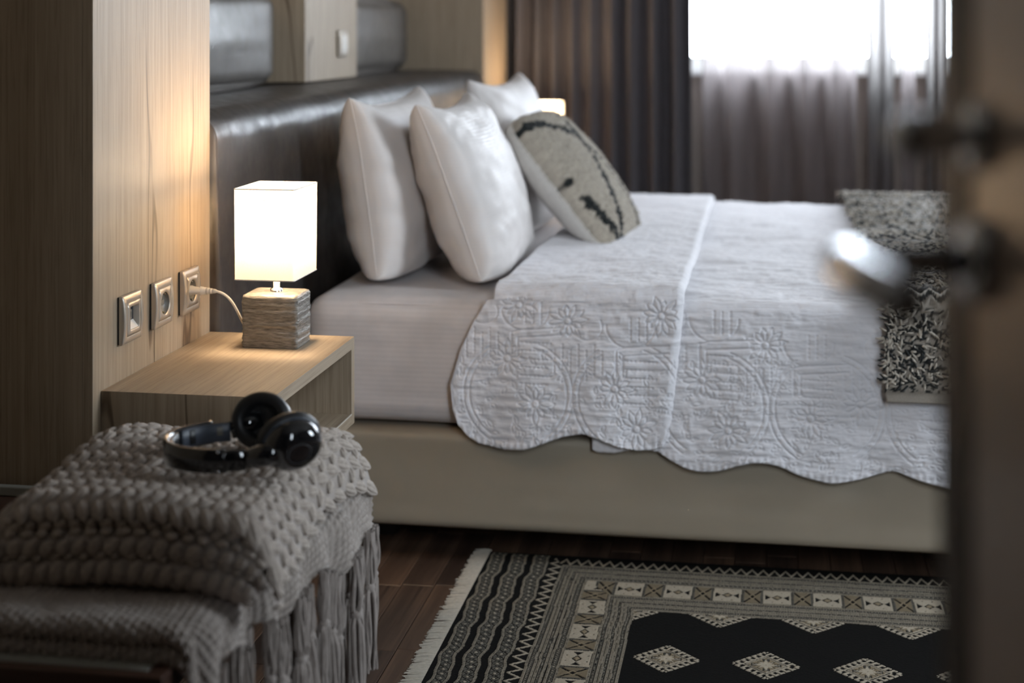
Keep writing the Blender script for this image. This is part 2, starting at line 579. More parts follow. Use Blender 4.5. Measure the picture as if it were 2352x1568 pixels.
wall_with_hole('wall_back', 'y', YB, .12, XL, XR, WB['x0'], WB['x1'], WB['z0'], WB['z1'], M['taupe_wall'], 'taupe wall with a wide window behind the curtains')
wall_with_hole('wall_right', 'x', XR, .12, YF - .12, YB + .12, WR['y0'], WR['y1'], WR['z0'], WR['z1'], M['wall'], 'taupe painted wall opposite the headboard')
m = MB()
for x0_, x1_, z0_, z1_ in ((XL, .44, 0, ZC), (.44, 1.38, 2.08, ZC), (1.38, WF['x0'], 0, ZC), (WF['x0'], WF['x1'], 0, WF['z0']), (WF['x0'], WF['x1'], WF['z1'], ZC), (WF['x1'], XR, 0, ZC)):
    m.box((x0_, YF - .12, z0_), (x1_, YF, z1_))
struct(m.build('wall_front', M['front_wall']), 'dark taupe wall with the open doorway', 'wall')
struct(MB().box((XL, -4.3, 0), (1.5, -4.2, ZC)).box((1.42, -4.2, 0), (1.5, YF - .12, ZC)).build('wall_corridor', M['front_wall']), 'dark corridor wall outside the doorway', 'wall')


def window(n, axis, pos, a0, a1, z0, z1, label):
    fr = .06
    m = MB()

    def bx(mm, u0, u1, v0, v1, d0, d1):
        if axis == 'y': mm.box((u0, pos + d0, v0), (u1, pos + d1, v1))
        else: mm.box((pos + d0, u0, v0), (pos + d1, u1, v1))
    bx(m, a0, a0 + fr, z0, z1, .03, .09); bx(m, a1 - fr, a1, z0, z1, .03, .09)
    bx(m, a0 + fr, a1 - fr, z0, z0 + fr, .03, .09); bx(m, a0 + fr, a1 - fr, z1 - fr, z1, .03, .09)
    mid = (a0 + a1) / 2
    root = struct(m.build('window_%d' % n, M['white_frame']), label, 'window')
    for u0, u1 in ((a0 + fr, a1 - fr),):
        m = MB(); bx(m, u0, u1, z0 + fr, z1 - fr, .056, .062); m.build('pane', M['pane'], root)
    m = MB(); bx(m, a0 - .02, a1 + .02, z0 - .02, z0 + .002, -.04, .03); m.build('sill', M['white_frame'], root)
    return root


window(1, 'y', YB, WB['x0'], WB['x1'], WB['z0'], WB['z1'], 'bright white-framed window behind the sheer curtain')
window(2, 'y', YF - .12, WF['x0'], WF['x1'], WF['z0'], WF['z1'], 'added unseen narrow window beside the open door, lighting the quilt side')  # unseen window, added to brighten the near side of the bed
window(3, 'x', XR, WR['y0'], WR['y1'], WR['z0'], WR['z1'], 'added unseen small window opposite the headboard, giving side light')  # unseen window, added for grazing light from the right
for i, (x0, x1) in enumerate(((.38, .44), (1.38, 1.44))):
    struct(box('trim_%d' % (i + 1), (x0, YF - .13, 0), (x1, YF + .01, 2.14), M['door_edge'], bevel=.003), ('dark jamb on the latch side of the doorway', 'dark jamb on the hinge side of the doorway')[i], 'door frame')
struct(box('baseboard_right', (XR - .015, YF, 0), (XR, YB, .09), M['white_frame'], bevel=.003), 'white skirting board along the wall opposite the headboard', 'baseboard')

# ------------------------------------------------------------------ open door in the foreground
dd = np.array([sin(radians(12)), -cos(radians(12)), 0]); dn = np.array([-cos(radians(12)), -sin(radians(12)), 0])
F0 = np.array([1.165, -2.0, 0])


def dpt(t, n, z): return F0 + dd * t + dn * n + np.array([0, 0, z])


def dbox(name, t0, t1, n0, n1, z0, z1, mat, parent=None):
    V = [dpt(t, n, z) for z in (z0, z1) for (t, n) in ((t0, n0), (t1, n0), (t1, n1), (t0, n1))]
    return mesh(name, V, [(0, 3, 2, 1), (4, 5, 6, 7), (0, 1, 5, 4), (1, 2, 6, 5), (2, 3, 7, 6), (3, 0, 4, 7)], mat, parent, smooth=False)


door = dbox('door_1', .048, .815, -.042, 0, .008, 2.05, M['door_paint'])
struct(door, 'taupe lacquered door standing open beside the doorway', 'door')
dbox('edge_strip', 0, .048, -.043, .0015, .008, 2.05, M['door_edge'], door)
for side in (1, -1):
    base = .0012 if side == 1 else -.042
    hz = 1.047
    V, F = lathe([(0, .008), (.0195, .008), (.0215, .006), (.0215, 0)], dpt(.064, base, hz), dn * side, 40)
    rose = mesh('handle_rosette', V, F, M['chrome'], door)
    path = [dpt(.064, base + side * a, hz) for a in (.004, .03, .056, .066)] + [dpt(.064 + b, base + side * c, hz) for b, c in ((.004, .0695), (.012, .073), (.03, .075), (.07, .075), (.115, .0735), (.122, .073))]
    V, F = tube(path, [.009, .009, .0095, .0105, .011, .0112, .0112, .0108, .0102, .006], 16)
    mesh('lever', V, F, M['lever'], rose)
    V, F = lathe([(0, .006), (.0155, .006), (.017, .0045), (.017, 0)], dpt(.064, base, 1.110), dn * side, 40)
    r2 = mesh('lock_rosette', V, F, M['chrome'], door)
    V, F = lathe([(.0, .048), (.006, .0466), (.010, .0438), (.0130, .0392), (.014, .034), (.0125, .0277), (.009, .022), (.0075, .012), (.0075, .004)], dpt(.064, base, 1.110), dn * side, 28)
    mesh('thumb_turn', V, F, M['satin'], r2)

# ------------------------------------------------------------------ headboard wall furniture


def slabs(root, parts):
    for nm, lo, hi, mat, bev in parts:
        box(nm, lo, hi, mat, root, bevel=bev)


for (y0, y1, lab) in ((-.53, 0.0, 'tall oak wall pillar with three silver sockets beside the lit lamp'),
                      (2.94, 3.47, 'tall oak wall pillar beside the dark curtain, lit by the far lamp')):
    r = thing('wall_pillar', lab, 'pillar', (-.18, (y0 + y1) / 2, 0), 'oak pillars flanking the headboard')
    box('side_panel', (XL, y0, 0), (-.018, y0 + .018, ZC), M['oak'], r, bevel=.0012)
    box('side_panel', (XL, y1 - .018, 0), (-.018, y1, ZC), M['oak'], r, bevel=.0012)
    box('front_panel', (-.018, y0, 0), (0, y1, ZC), M['oak'], r, bevel=.0012)
r = thing('switch_panel', 'pale oak panel with a light switch between two leather cushions', 'panel', (-.3, 1.63, 1.0))
box('front_panel', (-.24, 1.35, 1.012), (-.22, 1.91, ZC), M['oak'], r, bevel=.0012)
box('side_panel', (XL, 1.35, 1.012), (-.24, 1.368, ZC), M['oak'], r, bevel=.0012)
box('side_panel', (XL, 1.892, 1.012), (-.24, 1.91, ZC), M['oak'], r, bevel=.0012)


def softbox(name, lo, hi, r, mat, parent=None, seg=5, cuts=24, puff=0.0, wob=.002):
    """Upholstered box: bevelled, subdivided, lightly puffed."""
    lo = np.array(lo, float); hi = np.array(hi, float)
    c = (lo + hi) / 2; h = (hi - lo) / 2
    n = cuts
    V, F, base = [], [], 0
    for ax in range(3):
        for sg in (-1, 1):
            a, b = [(1, 2), (2, 0), (0, 1)][ax]
            # more samples near the edges
            u = np.linspace(-1, 1, n); u = np.sign(u) * (1 - (1 - np.abs(u)) ** 1.6)
            A, B = np.meshgrid(u, u, indexing='ij')
            P = np.zeros((n, n, 3))
            P[..., ax] = sg; P[..., a] = A; P[..., b] = B
            P = P * h
            inner = np.maximum(h - r, 1e-4)
            Q = np.clip(P, -inner, inner)
            D = P - Q
            L = np.linalg.norm(D, axis=-1, keepdims=True)
            Dn = np.where(L > 1e-9, D / np.maximum(L, 1e-9), 0)
            P2 = Q + Dn * r
            bul = (1 - A ** 2) * (1 - B ** 2) * puff
            P2[..., ax] += sg * bul
            P2[..., ax] += sg * wob * fbm(A * 4 + ax * 9, B * 4 + sg * 5, 3)
            V.append((P2 + c).reshape(-1, 3))
            F.append(gridF(n, n, base, flip=(sg < 0)))
            base += n * n
    V = np.concatenate(V); F = np.concatenate(F)
    # weld
    key = np.round(V / 2e-5).astype(np.int64)
    return weld(name, V, F, mat, parent)


def weld(name, V, F, mat, parent=None, dist=2e-4, **kw):
    o = mesh(name, V, F, mat, parent, **kw)
    bm = bmesh.new(); bm.from_mesh(o.data)
    bmesh.ops.remove_doubles(bm, verts=bm.verts[:], dist=dist)
    bmesh.ops.recalc_face_normals(bm, faces=bm.faces[:])
    bm.to_mesh(o.data); bm.free()
    return o


def headboard():
    rr, x0, x1, zt = .062, XL + .003, .008, 1.003
    prof = [(x0, .05), (x1 - .01, .05)] + [(x1 + .010 * sin(pi * q), .055 + (zt - rr - .055) * q) for q in np.linspace(0, 1, 40)]
    prof += [(x1 - rr + rr * cos(t), zt - rr + rr * sin(t)) for t in np.linspace(0, pi / 2, 18)[1:]]
    prof += [(x1 - rr - (x1 - rr - x0) * q, zt + .004 * sin(pi * q)) for q in np.linspace(0, 1, 14)[1:]]
    prof = np.array(prof); n = len(prof)
    ys = np.linspace(.002, 2.938, 160)
    wv = fbm(np.repeat(ys[:, None] * 5, n, 1), np.repeat(np.arange(n)[None] * .12, 160, 0), 4, 6) * .0025
    P = np.zeros((160, n, 3)); P[..., 0] = prof[:, 0] + wv * (prof[:, 0] > -.25); P[..., 1] = ys[:, None]; P[..., 2] = prof[:, 1] + wv * .5 * (prof[:, 0] > -.2)
    F = gridF(160, n, wrap=True, flip=True).tolist() + [list(range(n)), [159 * n + k for k in range(n)][::-1]]
    return weld('headboard', P.reshape(-1, 3), F, M['leather'])


hb = headboard()
tag(hb, 'long dark brown leather headboard behind the bed', 'headboard')
for (y0, y1, lab) in ((.30, 1.30, 'grey leather wall cushion above the headboard next to the lit pillar'),
                      (1.93, 2.92, 'grey leather wall cushion between the switch panel and the far pillar')):
    t = softbox('wall_cushion', (XL + .002, y0, 1.012), (-.29, y1, 1.262), .04, M['leather_tile'], cuts=24, puff=.022, wob=.004)
    tag(t, lab, 'wall cushion', 'leather wall cushions over the headboard')

# ------------------------------------------------------------------ sockets and switch


def ring_sq_circ(outer, hole, depth, N=64, cx=0, cz=0):
    """Loop between a square outline and a circle, in (y,z)."""
    sq, ci = [], []
    for k in range(N):
        t = 2 * pi * k / N
        c, s = cos(t), sin(t)
        m = max(abs(c), abs(s))
        sq.append((c / m * outer, s / m * outer)); ci.append((c * hole, s * hole))
    return np.array(sq), np.array(ci)


def wall_plate(root, x0, y, z, s=1.0):
    """Silver frame: outer square ring with a bowed front, plus dark backing."""
    N = 16
    o, i = .0405 * s, .0285 * s

    def loop(hh):
        L = []
        for (a, b) in (((-hh, -hh), (hh, -hh)), ((hh, -hh), (hh, hh)), ((hh, hh), (-hh, hh)), ((-hh, hh), (-hh, -hh))):
            for k in range(N): L.append((a[0] + (b[0] - a[0]) * k / N, a[1] + (b[1] - a[1]) * k / N))
        return np.array(L)
    loops = []
    for hh, base, bow in ((o, 0.003, 0), (o, .0075, .0035), (o - .001, .009, .004), (i + .0006, .0105, .003), (i, .0098, .003), (i, .004, 0)):
        L = loop(hh)
        d = base + bow * (1 - (L[:, 1] / o) ** 2)
        loops.append(np.column_stack([x0 + d, y + L[:, 0], z + L[:, 1]]))
    V = np.concatenate(loops); n = 4 * N
    mesh('frame', V, gridF(6, n, wrap=True), M['silver'], root)
    box('backing', (x0, y - o + .001, z - o + .001), (x0 + .0035, y + o - .001, z + o - .001), M['dark_gap'], root)


def schuko(y, z, label):
    r = thing('wall_socket', label, 'socket', (.0, y, z), 'sockets on the oak pillar')
    wall_plate(r, 0.0005, y, z)
    N = 64
    sq, ci = ring_sq_circ(.0278, .0205, 0, N)
    L = []
    for pts, d in ((sq, .006), (sq, .0125), (ci * 1.06, .0134), (ci * 1.0, .0128), (ci * .97, .0115), (ci * .93, .0042), (ci * .0001, .0040)):
        L.append(np.column_stack([np.full(N, d + .0005), y + pts[:, 0], z + pts[:, 1]]))
    mesh('insert', np.concatenate(L[:5]), gridF(5, N, wrap=True), M['silver'], r)
    cup = mesh('socket_cup', np.concatenate(L[4:]), gridF(3, N, wrap=True), M['socket_cup'], r)
    for dy in (-.0095, .0095):
        V, F = lathe([(0, .0006), (.0026, .0006), (.0026, 0)], (.0047, y + dy, z), (1, 0, 0), 14)
        mesh('pin_hole', V, F, M['dark_gap'], cup)
    for dz in (-1, 1):
        box('earth_clip', (.0046, y - .002, z + dz * .0165 - .0015), (.012, y + .002, z + dz * .0165 + .0015), M['brass'], cup, bevel=.0006)
    box('shutter', (.0046, y - .013, z - .0045), (.0056, y + .013, z + .0045), M['socket_cup'], cup)
    return r


s3 = schuko(-.124, .676, 'silver wall socket with the white lamp plug in it')
schuko(-.258, .676, 'empty silver wall socket between the plugged socket and the data outlet')
# data outlet: hooded rectangular opening
r = thing('data_outlet', 'silver data outlet with a hooded rectangular opening and cream ramp', 'socket', (0, -.395, .676), 'sockets on the oak pillar')
wall_plate(r, .0005, -.395, .676)
y, z = -.395, .676


def rect_ring(o_, i_, d):
    pass


def rloop(y0, y1, z0, z1, d, N=8):
    P = []
    for (a, b) in (((y0, z0), (y1, z0)), ((y1, z0), (y1, z1)), ((y1, z1), (y0, z1)), ((y0, z1), (y0, z0))):
        for k in range(N): P.append((d, a[0] + (b[0] - a[0]) * k / N, a[1] + (b[1] - a[1]) * k / N))
    return np.array(P)


L = [rloop(y - .0278, y + .0278, z - .0278, z + .0278, .0065), rloop(y - .0278, y + .0278, z - .0278, z + .0278, .0130),
     rloop(y - .0175, y + .0205, z - .0195, z + .021, .0136), rloop(y - .0168, y + .0198, z - .0188, z + .0203, .0128),
     rloop(y - .015, y + .016, z - .0178, z + .0195, .0022)]
mesh('insert', np.concatenate(L), gridF(5, 32, wrap=True), M['silver'], r, smooth=False)
box('recess', (.0018, y - .0155, z - .019), (.0028, y + .0165, z + .020), M['socket_cup'], r)
jk = box('jack', (.0026, y - .0125, z - .004), (.0062, y + .0065, z + .0125), M['socket_cup'], r, bevel=.0005)
box('jack_port', (.0058, y - .0075, z + .0002), (.0066, y + .0015, z + .009), M['dark_gap'], jk)
mesh('ramp', [(.0030, y - .0145, z - .004), (.0030, y + .0155, z - .004), (.0125, y + .0185, z - .0182), (.0125, y - .0165, z - .0182),
              (.0026, y - .0145, z - .006), (.0026, y + .0155, z - .006), (.0112, y + .0185, z - .0188), (.0112, y - .0165, z - .0188)],
     [(0, 1, 2, 3), (4, 7, 6, 5), (0, 4, 5, 1), (1, 5, 6, 2), (2, 6, 7, 3), (3, 7, 4, 0)], M['white_plastic'], r, smooth=False)
r = thing('light_switch', 'silver light switch on the pale oak panel', 'light switch', (-.22, 1.72, 1.118))
wall_plate(r, -.2195, 1.72, 1.118, 1.0)
box('rocker', (-.2155, 1.72 - .0278, 1.118 - .0278), (-.206, 1.72 + .0278, 1.118 + .0278), M['white_plastic'], r, bevel=.003)

# ------------------------------------------------------------------ nightstands


def nightstand(y0, label):
    y1 = y0 + .5
    z0, z1, X = .41, .575, .29
    r = thing('nightstand', label, 'nightstand', (.145, (y0 + y1) / 2, z0), 'floating oak nightstands')
    t = .021
    def mitre(nm, P, mat):
        V = [(x_, y_, z_) for x_ in (.001, X) for (y_, z_) in P]
        return mesh(nm, V, [(0, 1, 2, 3)[::-1], (4, 5, 6, 7)] + [(a_, (a_ + 1) % 4, 4 + (a_ + 1) % 4, 4 + a_) for a_ in range(4)], mat, r, smooth=False)
    mitre('top', [(y0, z1), (y1, z1), (y1 - t, z1 - t), (y0 + t, z1 - t)][::-1], M['oak_y'])
    mitre('side_panel', [(y0, z0), (y0 + t, z0), (y0 + t, z1 - t), (y0, z1)], M['oak'])
    mitre('side_panel', [(y1 - t, z0), (y1, z0), (y1, z1), (y1 - t, z1 - t)], M['oak'])
    b = box('bottom', (.001, y0 + t, z0), (X, y1 - t, z0 + t), M['oak_y'], r, bevel=.0009)
    box('edging_highlight', (X - .0012, y0 + t, z0 + t - .0015), (X + .0006, y1 - t, z0 + t + .0008), M['edge_glint'], b)  # thin pale edging, bright bevel highlight put into its colour
    box('back_panel', (.001, y0 + t, z0 + t), (.012, y1 - t, z1 - t), M['oak_y'], r)
    return r


nightstand(-.5, 'floating oak nightstand with an open niche under the lit lamp')
nightstand(2.945, 'floating oak nightstand by the dark curtain behind the pillows')

# ------------------------------------------------------------------ lamps


def frustum_loop(cx, cy, hx, hy, z, rad, n=6):
    P = []
    for (sx, sy, a0) in ((1, -1, -90), (1, 1, 0), (-1, 1, 90), (-1, -1, 180)):
        for k in range(n + 1):
            a = radians(a0 + 90 * k / n)
            P.append((cx + sx * (hx - rad) + rad * cos(a), cy + sy * (hy - rad) + rad * sin(a), z))
    return np.array(P)


def lamp(cx, cy, z0, label, cord):
    r = thing('table_lamp', label, 'lamp', (cx, cy, z0), 'table lamps on the nightstands')
    # ribbed cube base
    hx, hy = .0535, .0435
    L = []
    for hz, ins in ((0, .001), (.0025, 0), (.092, 0), (.0965, .0015), (.0985, .006), (.099, .016)):
        L.append(frustum_loop(cx, cy, hx - ins, hy - ins, z0 + hz, .006, 5))
    n = len(L[0])
    # refine the sides for ribs
    zs = np.linspace(.0025, .092, 60)
    rows = [L[0]] + [frustum_loop(cx, cy, hx, hy, z0 + q, .006, 5) for q in zs] + L[3:]
    P = np.stack(rows)
    mid = P[1:61]
    d = mid - np.array([cx, cy, 0]); d[..., 2] = 0; d /= np.linalg.norm(d, axis=-1, keepdims=True)
    idx = np.arange(n)
    mid += d * (vnoise(np.repeat(zs[:, None] * 240, n, 1), np.repeat(idx[None] * .45, 60, 0), 3)[..., None] * .0030)
    P[1:61] = mid
    V = P.reshape(-1, 3)
    F = gridF(len(rows), n, wrap=True).tolist()
    F.append([(len(rows) - 1) * n + k for k in range(n)]); F.append(list(range(n))[::-1])
    mesh('base', V, F, M['ceramic'], r)
    V, F = lathe([(.0115, .098), (.0115, .104), (.0065, .106), (.0065, .165), (.013, .168), (.013, .19), (0, .19)], (cx, cy, z0), (0, 0, 1), 24)
    mesh('neck', V, F, M['chrome'], r)
    V, F = lathe([(0, .186), (.012, .192), (.019, .206), (.021, .222), (.016, .236), (.006, .243), (0, .244)], (cx, cy, z0), (0, 0, 1), 24)
    mesh('bulb', V, F, M['bulb'], r)
    # shade: open top and bottom, slightly tapered upward-out
    sx, sy, zb, zt = .0565, .072, z0 + .130, z0 + .296
    Lo = [frustum_loop(cx, cy, sx + (.001 * q), sy + .001 * q, zb + (zt - zb) * q, .003, 4) for q in np.linspace(0, 1, 10)]
    Li = [frustum_loop(cx, cy, sx - .0012 + (.001 * q), sy - .0012 + .001 * q, zb + (zt - zb) * q, .0025, 4) for q in np.linspace(1, 0, 10)]
    n = len(Lo[0])
    V = np.concatenate(Lo + Li + [Lo[0]])
    sh = mesh('shade', np.concatenate(Lo), gridF(10, n, wrap=True), M['shade'], r)
    for zz, q in ((zb, 0), (zt, 1)):
        loop = frustum_loop(cx, cy, sx + .001 * q, sy + .001 * q, zz, .003, 4)
        V, F = tube(np.vstack([loop, loop[:2]]), .0012, 6, False)
        mesh('rim', V, F, M['white_plastic'], sh)
    m = MB()
    m.tube([(cx - sx, cy, zt - .02), (cx + sx, cy, zt - .02)], .0012, 6)
    m.tube([(cx, cy - sy, zt - .02), (cx, cy + sy, zt - .02)], .0012, 6)
    V, F = lathe([(.016, -.0015), (.018, 0), (.016, .0015), (.014, 0), (.016, -.0015)], (cx, cy, zt - .02), (0, 0, 1), 20)
    m.add(V, F)
    m.build('shade_carrier', M['chrome'], sh, smooth=True)
    l = bpy.data.lights.new('bulb_light', 'POINT'); l.energy = 9.5; l.color = (1.0, .76, .50); l.shadow_soft_size = .04
    lo = bpy.data.objects.new('bulb_light', l); COL.objects.link(lo); lo.parent = r; lo.location = (0, 0, .258)
    if cord:
        V, F = tube(cord, .0026, 8)
        mesh('cord', V, F, M['white_plastic'], r)
    return r


lx, ly = .165, -.093
plug_y, plug_z = -.124, .676
cordp = []
P0 = np.array([.054, plug_y, plug_z]); P1 = np.array([.10, plug_y + .01, .672]); P2 = np.array([.085, -.085, .60]); P3 = np.array([.118, -.07, .584])
for k in range(26):
    t = k / 25
    cordp.append((1 - t) ** 3 * P0 + 3 * t * (1 - t) ** 2 * P1 + 3 * t * t * (1 - t) * P2 + t ** 3 * P3)
near = lamp(lx, ly, .575, 'lit table lamp with white shade and ribbed silver cube base by the sockets', cordp)
V, F = lathe([(0, 0), (.0165, .0), (.0165, .004), (.0145, .006), (.0125, .014), (.0095, .022), (.0085, .024)], (.006, plug_y, plug_z), (1, 0, 0), 28)
V[:, 2] = plug_z + (V[:, 2] - plug_z) * .55
pl = mesh('plug', V, F, M['white_plastic'], near)
V, F = lathe([(.0085, .022), (.0075, .028), (.0068, .0285), (.0066, .033), (.0054, .0335), (.0062, .034), (.006, .039), (.0045, .0395), (.0054, .04), (.005, .045), (.0038, .0455), (.0046, .046), (.004, .051), (.0026, .054)], (.006, plug_y, plug_z), (1, 0, 0), 18)
mesh('strain_relief', V, F, M['white_plastic'], pl)
lamp(.205, 3.22, .575, 'lit table lamp with white shade standing behind the pillows by the curtain', None)

# ------------------------------------------------------------------ bed
bed = thing('bed', 'low cream leather bed base under the white mattress', 'bed', (1.1, 1.37, 0))
softbox('base', (.036, .42, .075), (2.12, 2.32, .288), .022, M['base_leather'], bed, cuts=30, puff=.0, wob=.002)
for fx in (.2, 1.95):
    for fy in (.62, 2.12):
        V, F = lathe([(0, 0), (.03, 0), (.033, .08), (0, .08)], (fx, fy, 0), (0, 0, 1), 20)
        mesh('foot', V, F, M['dark_foot'], bed)
mt = softbox('mattress', (.055, .425, .2955), (2.10, 2.315, .572), .05, M['sheet'], cuts=60, puff=.002, wob=.004)
tag(mt, 'thick mattress in a white striped fitted sheet on the cream base', 'mattress')

# ---------------- quilt pattern raster
RES = .001


class Canvas:
    def __init__(s, x0, x1, y0, y1, res=RES):
        s.x0, s.y0, s.res = x0, y0, res
        s.a = np.zeros((int((y1 - y0) / res) + 1, int((x1 - x0) / res) + 1))

    def stamp(s, P, wd, depth):
        P = np.asarray(P, float)
        i = (P[:, 1] - s.y0) / s.res; j = (P[:, 0] - s.x0) / s.res
        k = int(np.ceil(wd * 2.2 / s.res))
        ib, jb = np.round(i).astype(int), np.round(j).astype(int)
        depth = np.broadcast_to(depth, (len(P),))
        for di in range(-k, k + 1):
            for dj in range(-k, k + 1):
                ii, jj = ib + di, jb + dj
                ok = (ii >= 0) & (jj >= 0) & (ii < s.a.shape[0]) & (jj < s.a.shape[1])
                d2 = ((ii - i) ** 2 + (jj - j) ** 2) * s.res ** 2
                np.maximum.at(s.a, (ii[ok], jj[ok]), (depth * np.exp(-d2 / wd ** 2))[ok])

    def line(s, pts, wd=.0014, depth=1.0, dash=None):
        pts = np.asarray(pts, float)
        seg = np.linalg.norm(np.diff(pts, axis=0), axis=1)
        cum = np.concatenate([[0], np.cumsum(seg)])
        n = max(2, int(cum[-1] / (s.res * .8)))
        q = np.linspace(0, cum[-1], n)
        P = np.column_stack([np.interp(q, cum, pts[:, 0]), np.interp(q, cum, pts[:, 1])])
        dep = depth
        if dash: dep = depth * np.where((q % dash) < dash * .35, 1.35, .55)
        s.stamp(P, wd, dep)

    def circle(s, cx, cy, r, a0=0, a1=360, ry=None, **k):
        t = np.radians(np.linspace(a0, a1, 80)); ry = ry or r
        s.line(np.column_stack([cx + r * np.cos(t), cy + ry * np.sin(t)]), **k)

    def flower(s, cx, cy, r=.042, n=12, a=0.0, sk=1.0):
        s.circle(cx, cy, .0083, wd=.0018, depth=1.4)
        for k in range(n):
            t = a + 2 * pi * k / n
            rr = r * (.8 + .35 * ((k * 7919) % 5) / 5)
            for sd in (-1, 1):
                q = np.linspace(0, 1, 16)
                rad = .009 + (rr - .009) * q
                off = sd * .0070 * np.sin(pi * q) * (1 - .15 * q)
                s.line(np.column_stack([cx + rad * cos(t) - off * sin(t), cy + rad * sin(t) + off * cos(t)]), wd=.0013, depth=.9)

    def sample(s, x, y):
        j = np.clip((x - s.x0) / s.res, 0, s.a.shape[1] - 1.001); i = np.clip((y - s.y0) / s.res, 0, s.a.shape[0] - 1.001)
        i0, j0 = i.astype(int), j.astype(int); fi, fj = i - i0, j - j0
        a = s.a
        return (a[i0, j0] * (1 - fj) + a[i0, j0 + 1] * fj) * (1 - fi) + (a[i0 + 1, j0] * (1 - fj) + a[i0 + 1, j0 + 1] * fj) * fi


def arcs(cv, cx, cz, r=.118):
    for rr in (r, r - .012):
        for a0 in (0, 180):
            cv.circle(cx, cz, rr, a0 - 58, a0 + 72 if a0 == 0 else a0 + 58, wd=.0015, depth=.9)


def quilt_canvas(x0, x1, flowers, rings, keys):
    cv = Canvas(x0, x1, .20, .62)
    for (fx, fz) in flowers: cv.flower(fx, fz, a=fx * 9)
    for (rx, rz) in rings: arcs(cv, rx, rz)
    for (kx, kz) in keys:
        cv.line([(kx, kz - .055), (kx, kz), (kx + .02, kz + .006), (kx + .11, kz + .012)], wd=.0018)
        cv.line([(kx + .014, kz - .055), (kx + .014, kz - .012), (kx + .11, kz - .004)], wd=.0018)
        for q in range(6):
            cv.line([(kx + .02, kz - .022 - q * .018), (kx + .085 - .006 * (q % 2), kz - .024 - q * .018)], wd=.0014, depth=1.0, dash=.009)
        for q in range(7):
            xx = kx - .03 - q * .017
            cv.line([(xx, kz - .002 + .012 * (q % 2)), (xx, kz - .05 - .008 * (q % 3))], wd=.0013, depth=.8, dash=.009)
        for q in range(3):
            xx = kx + .03 + q * .017
            cv.line([(xx, kz + .07), (xx, kz + .022)], wd=.0013, depth=.8, dash=.009)
        # petal lobe above
        cv.circle(kx + .03, kz + .055, .052, 180, 360, ry=.05, wd=.0015, depth=.7)
        cv.circle(kx - .06, kz + .05, .03, 150, 390, wd=.0014, depth=.6)
    # leafy filler
    r2 = np.random.default_rng(int(x0 * 1000))
    for q in range(int((x1 - x0) * 420)):
        cx, cz, a = x0 + r2.random() * (x1 - x0), .24 + r2.random() * .22, r2.random() * 6.28
        L_ = .012 + .012 * r2.random()
        if min((cx - fx) ** 2 + (cz - fz) ** 2 for fx, fz in flowers) < .03 ** 2: continue
        t = np.linspace(0, 1, 10)
        for sd in (-1, 1):
            off = sd * .004 * np.sin(pi * t)
            cv.line(np.column_stack([cx + L_ * t * cos(a) - off * sin(a), cz + L_ * t * sin(a) + off * cos(a)]), wd=.0012, depth=.6)
    return cv


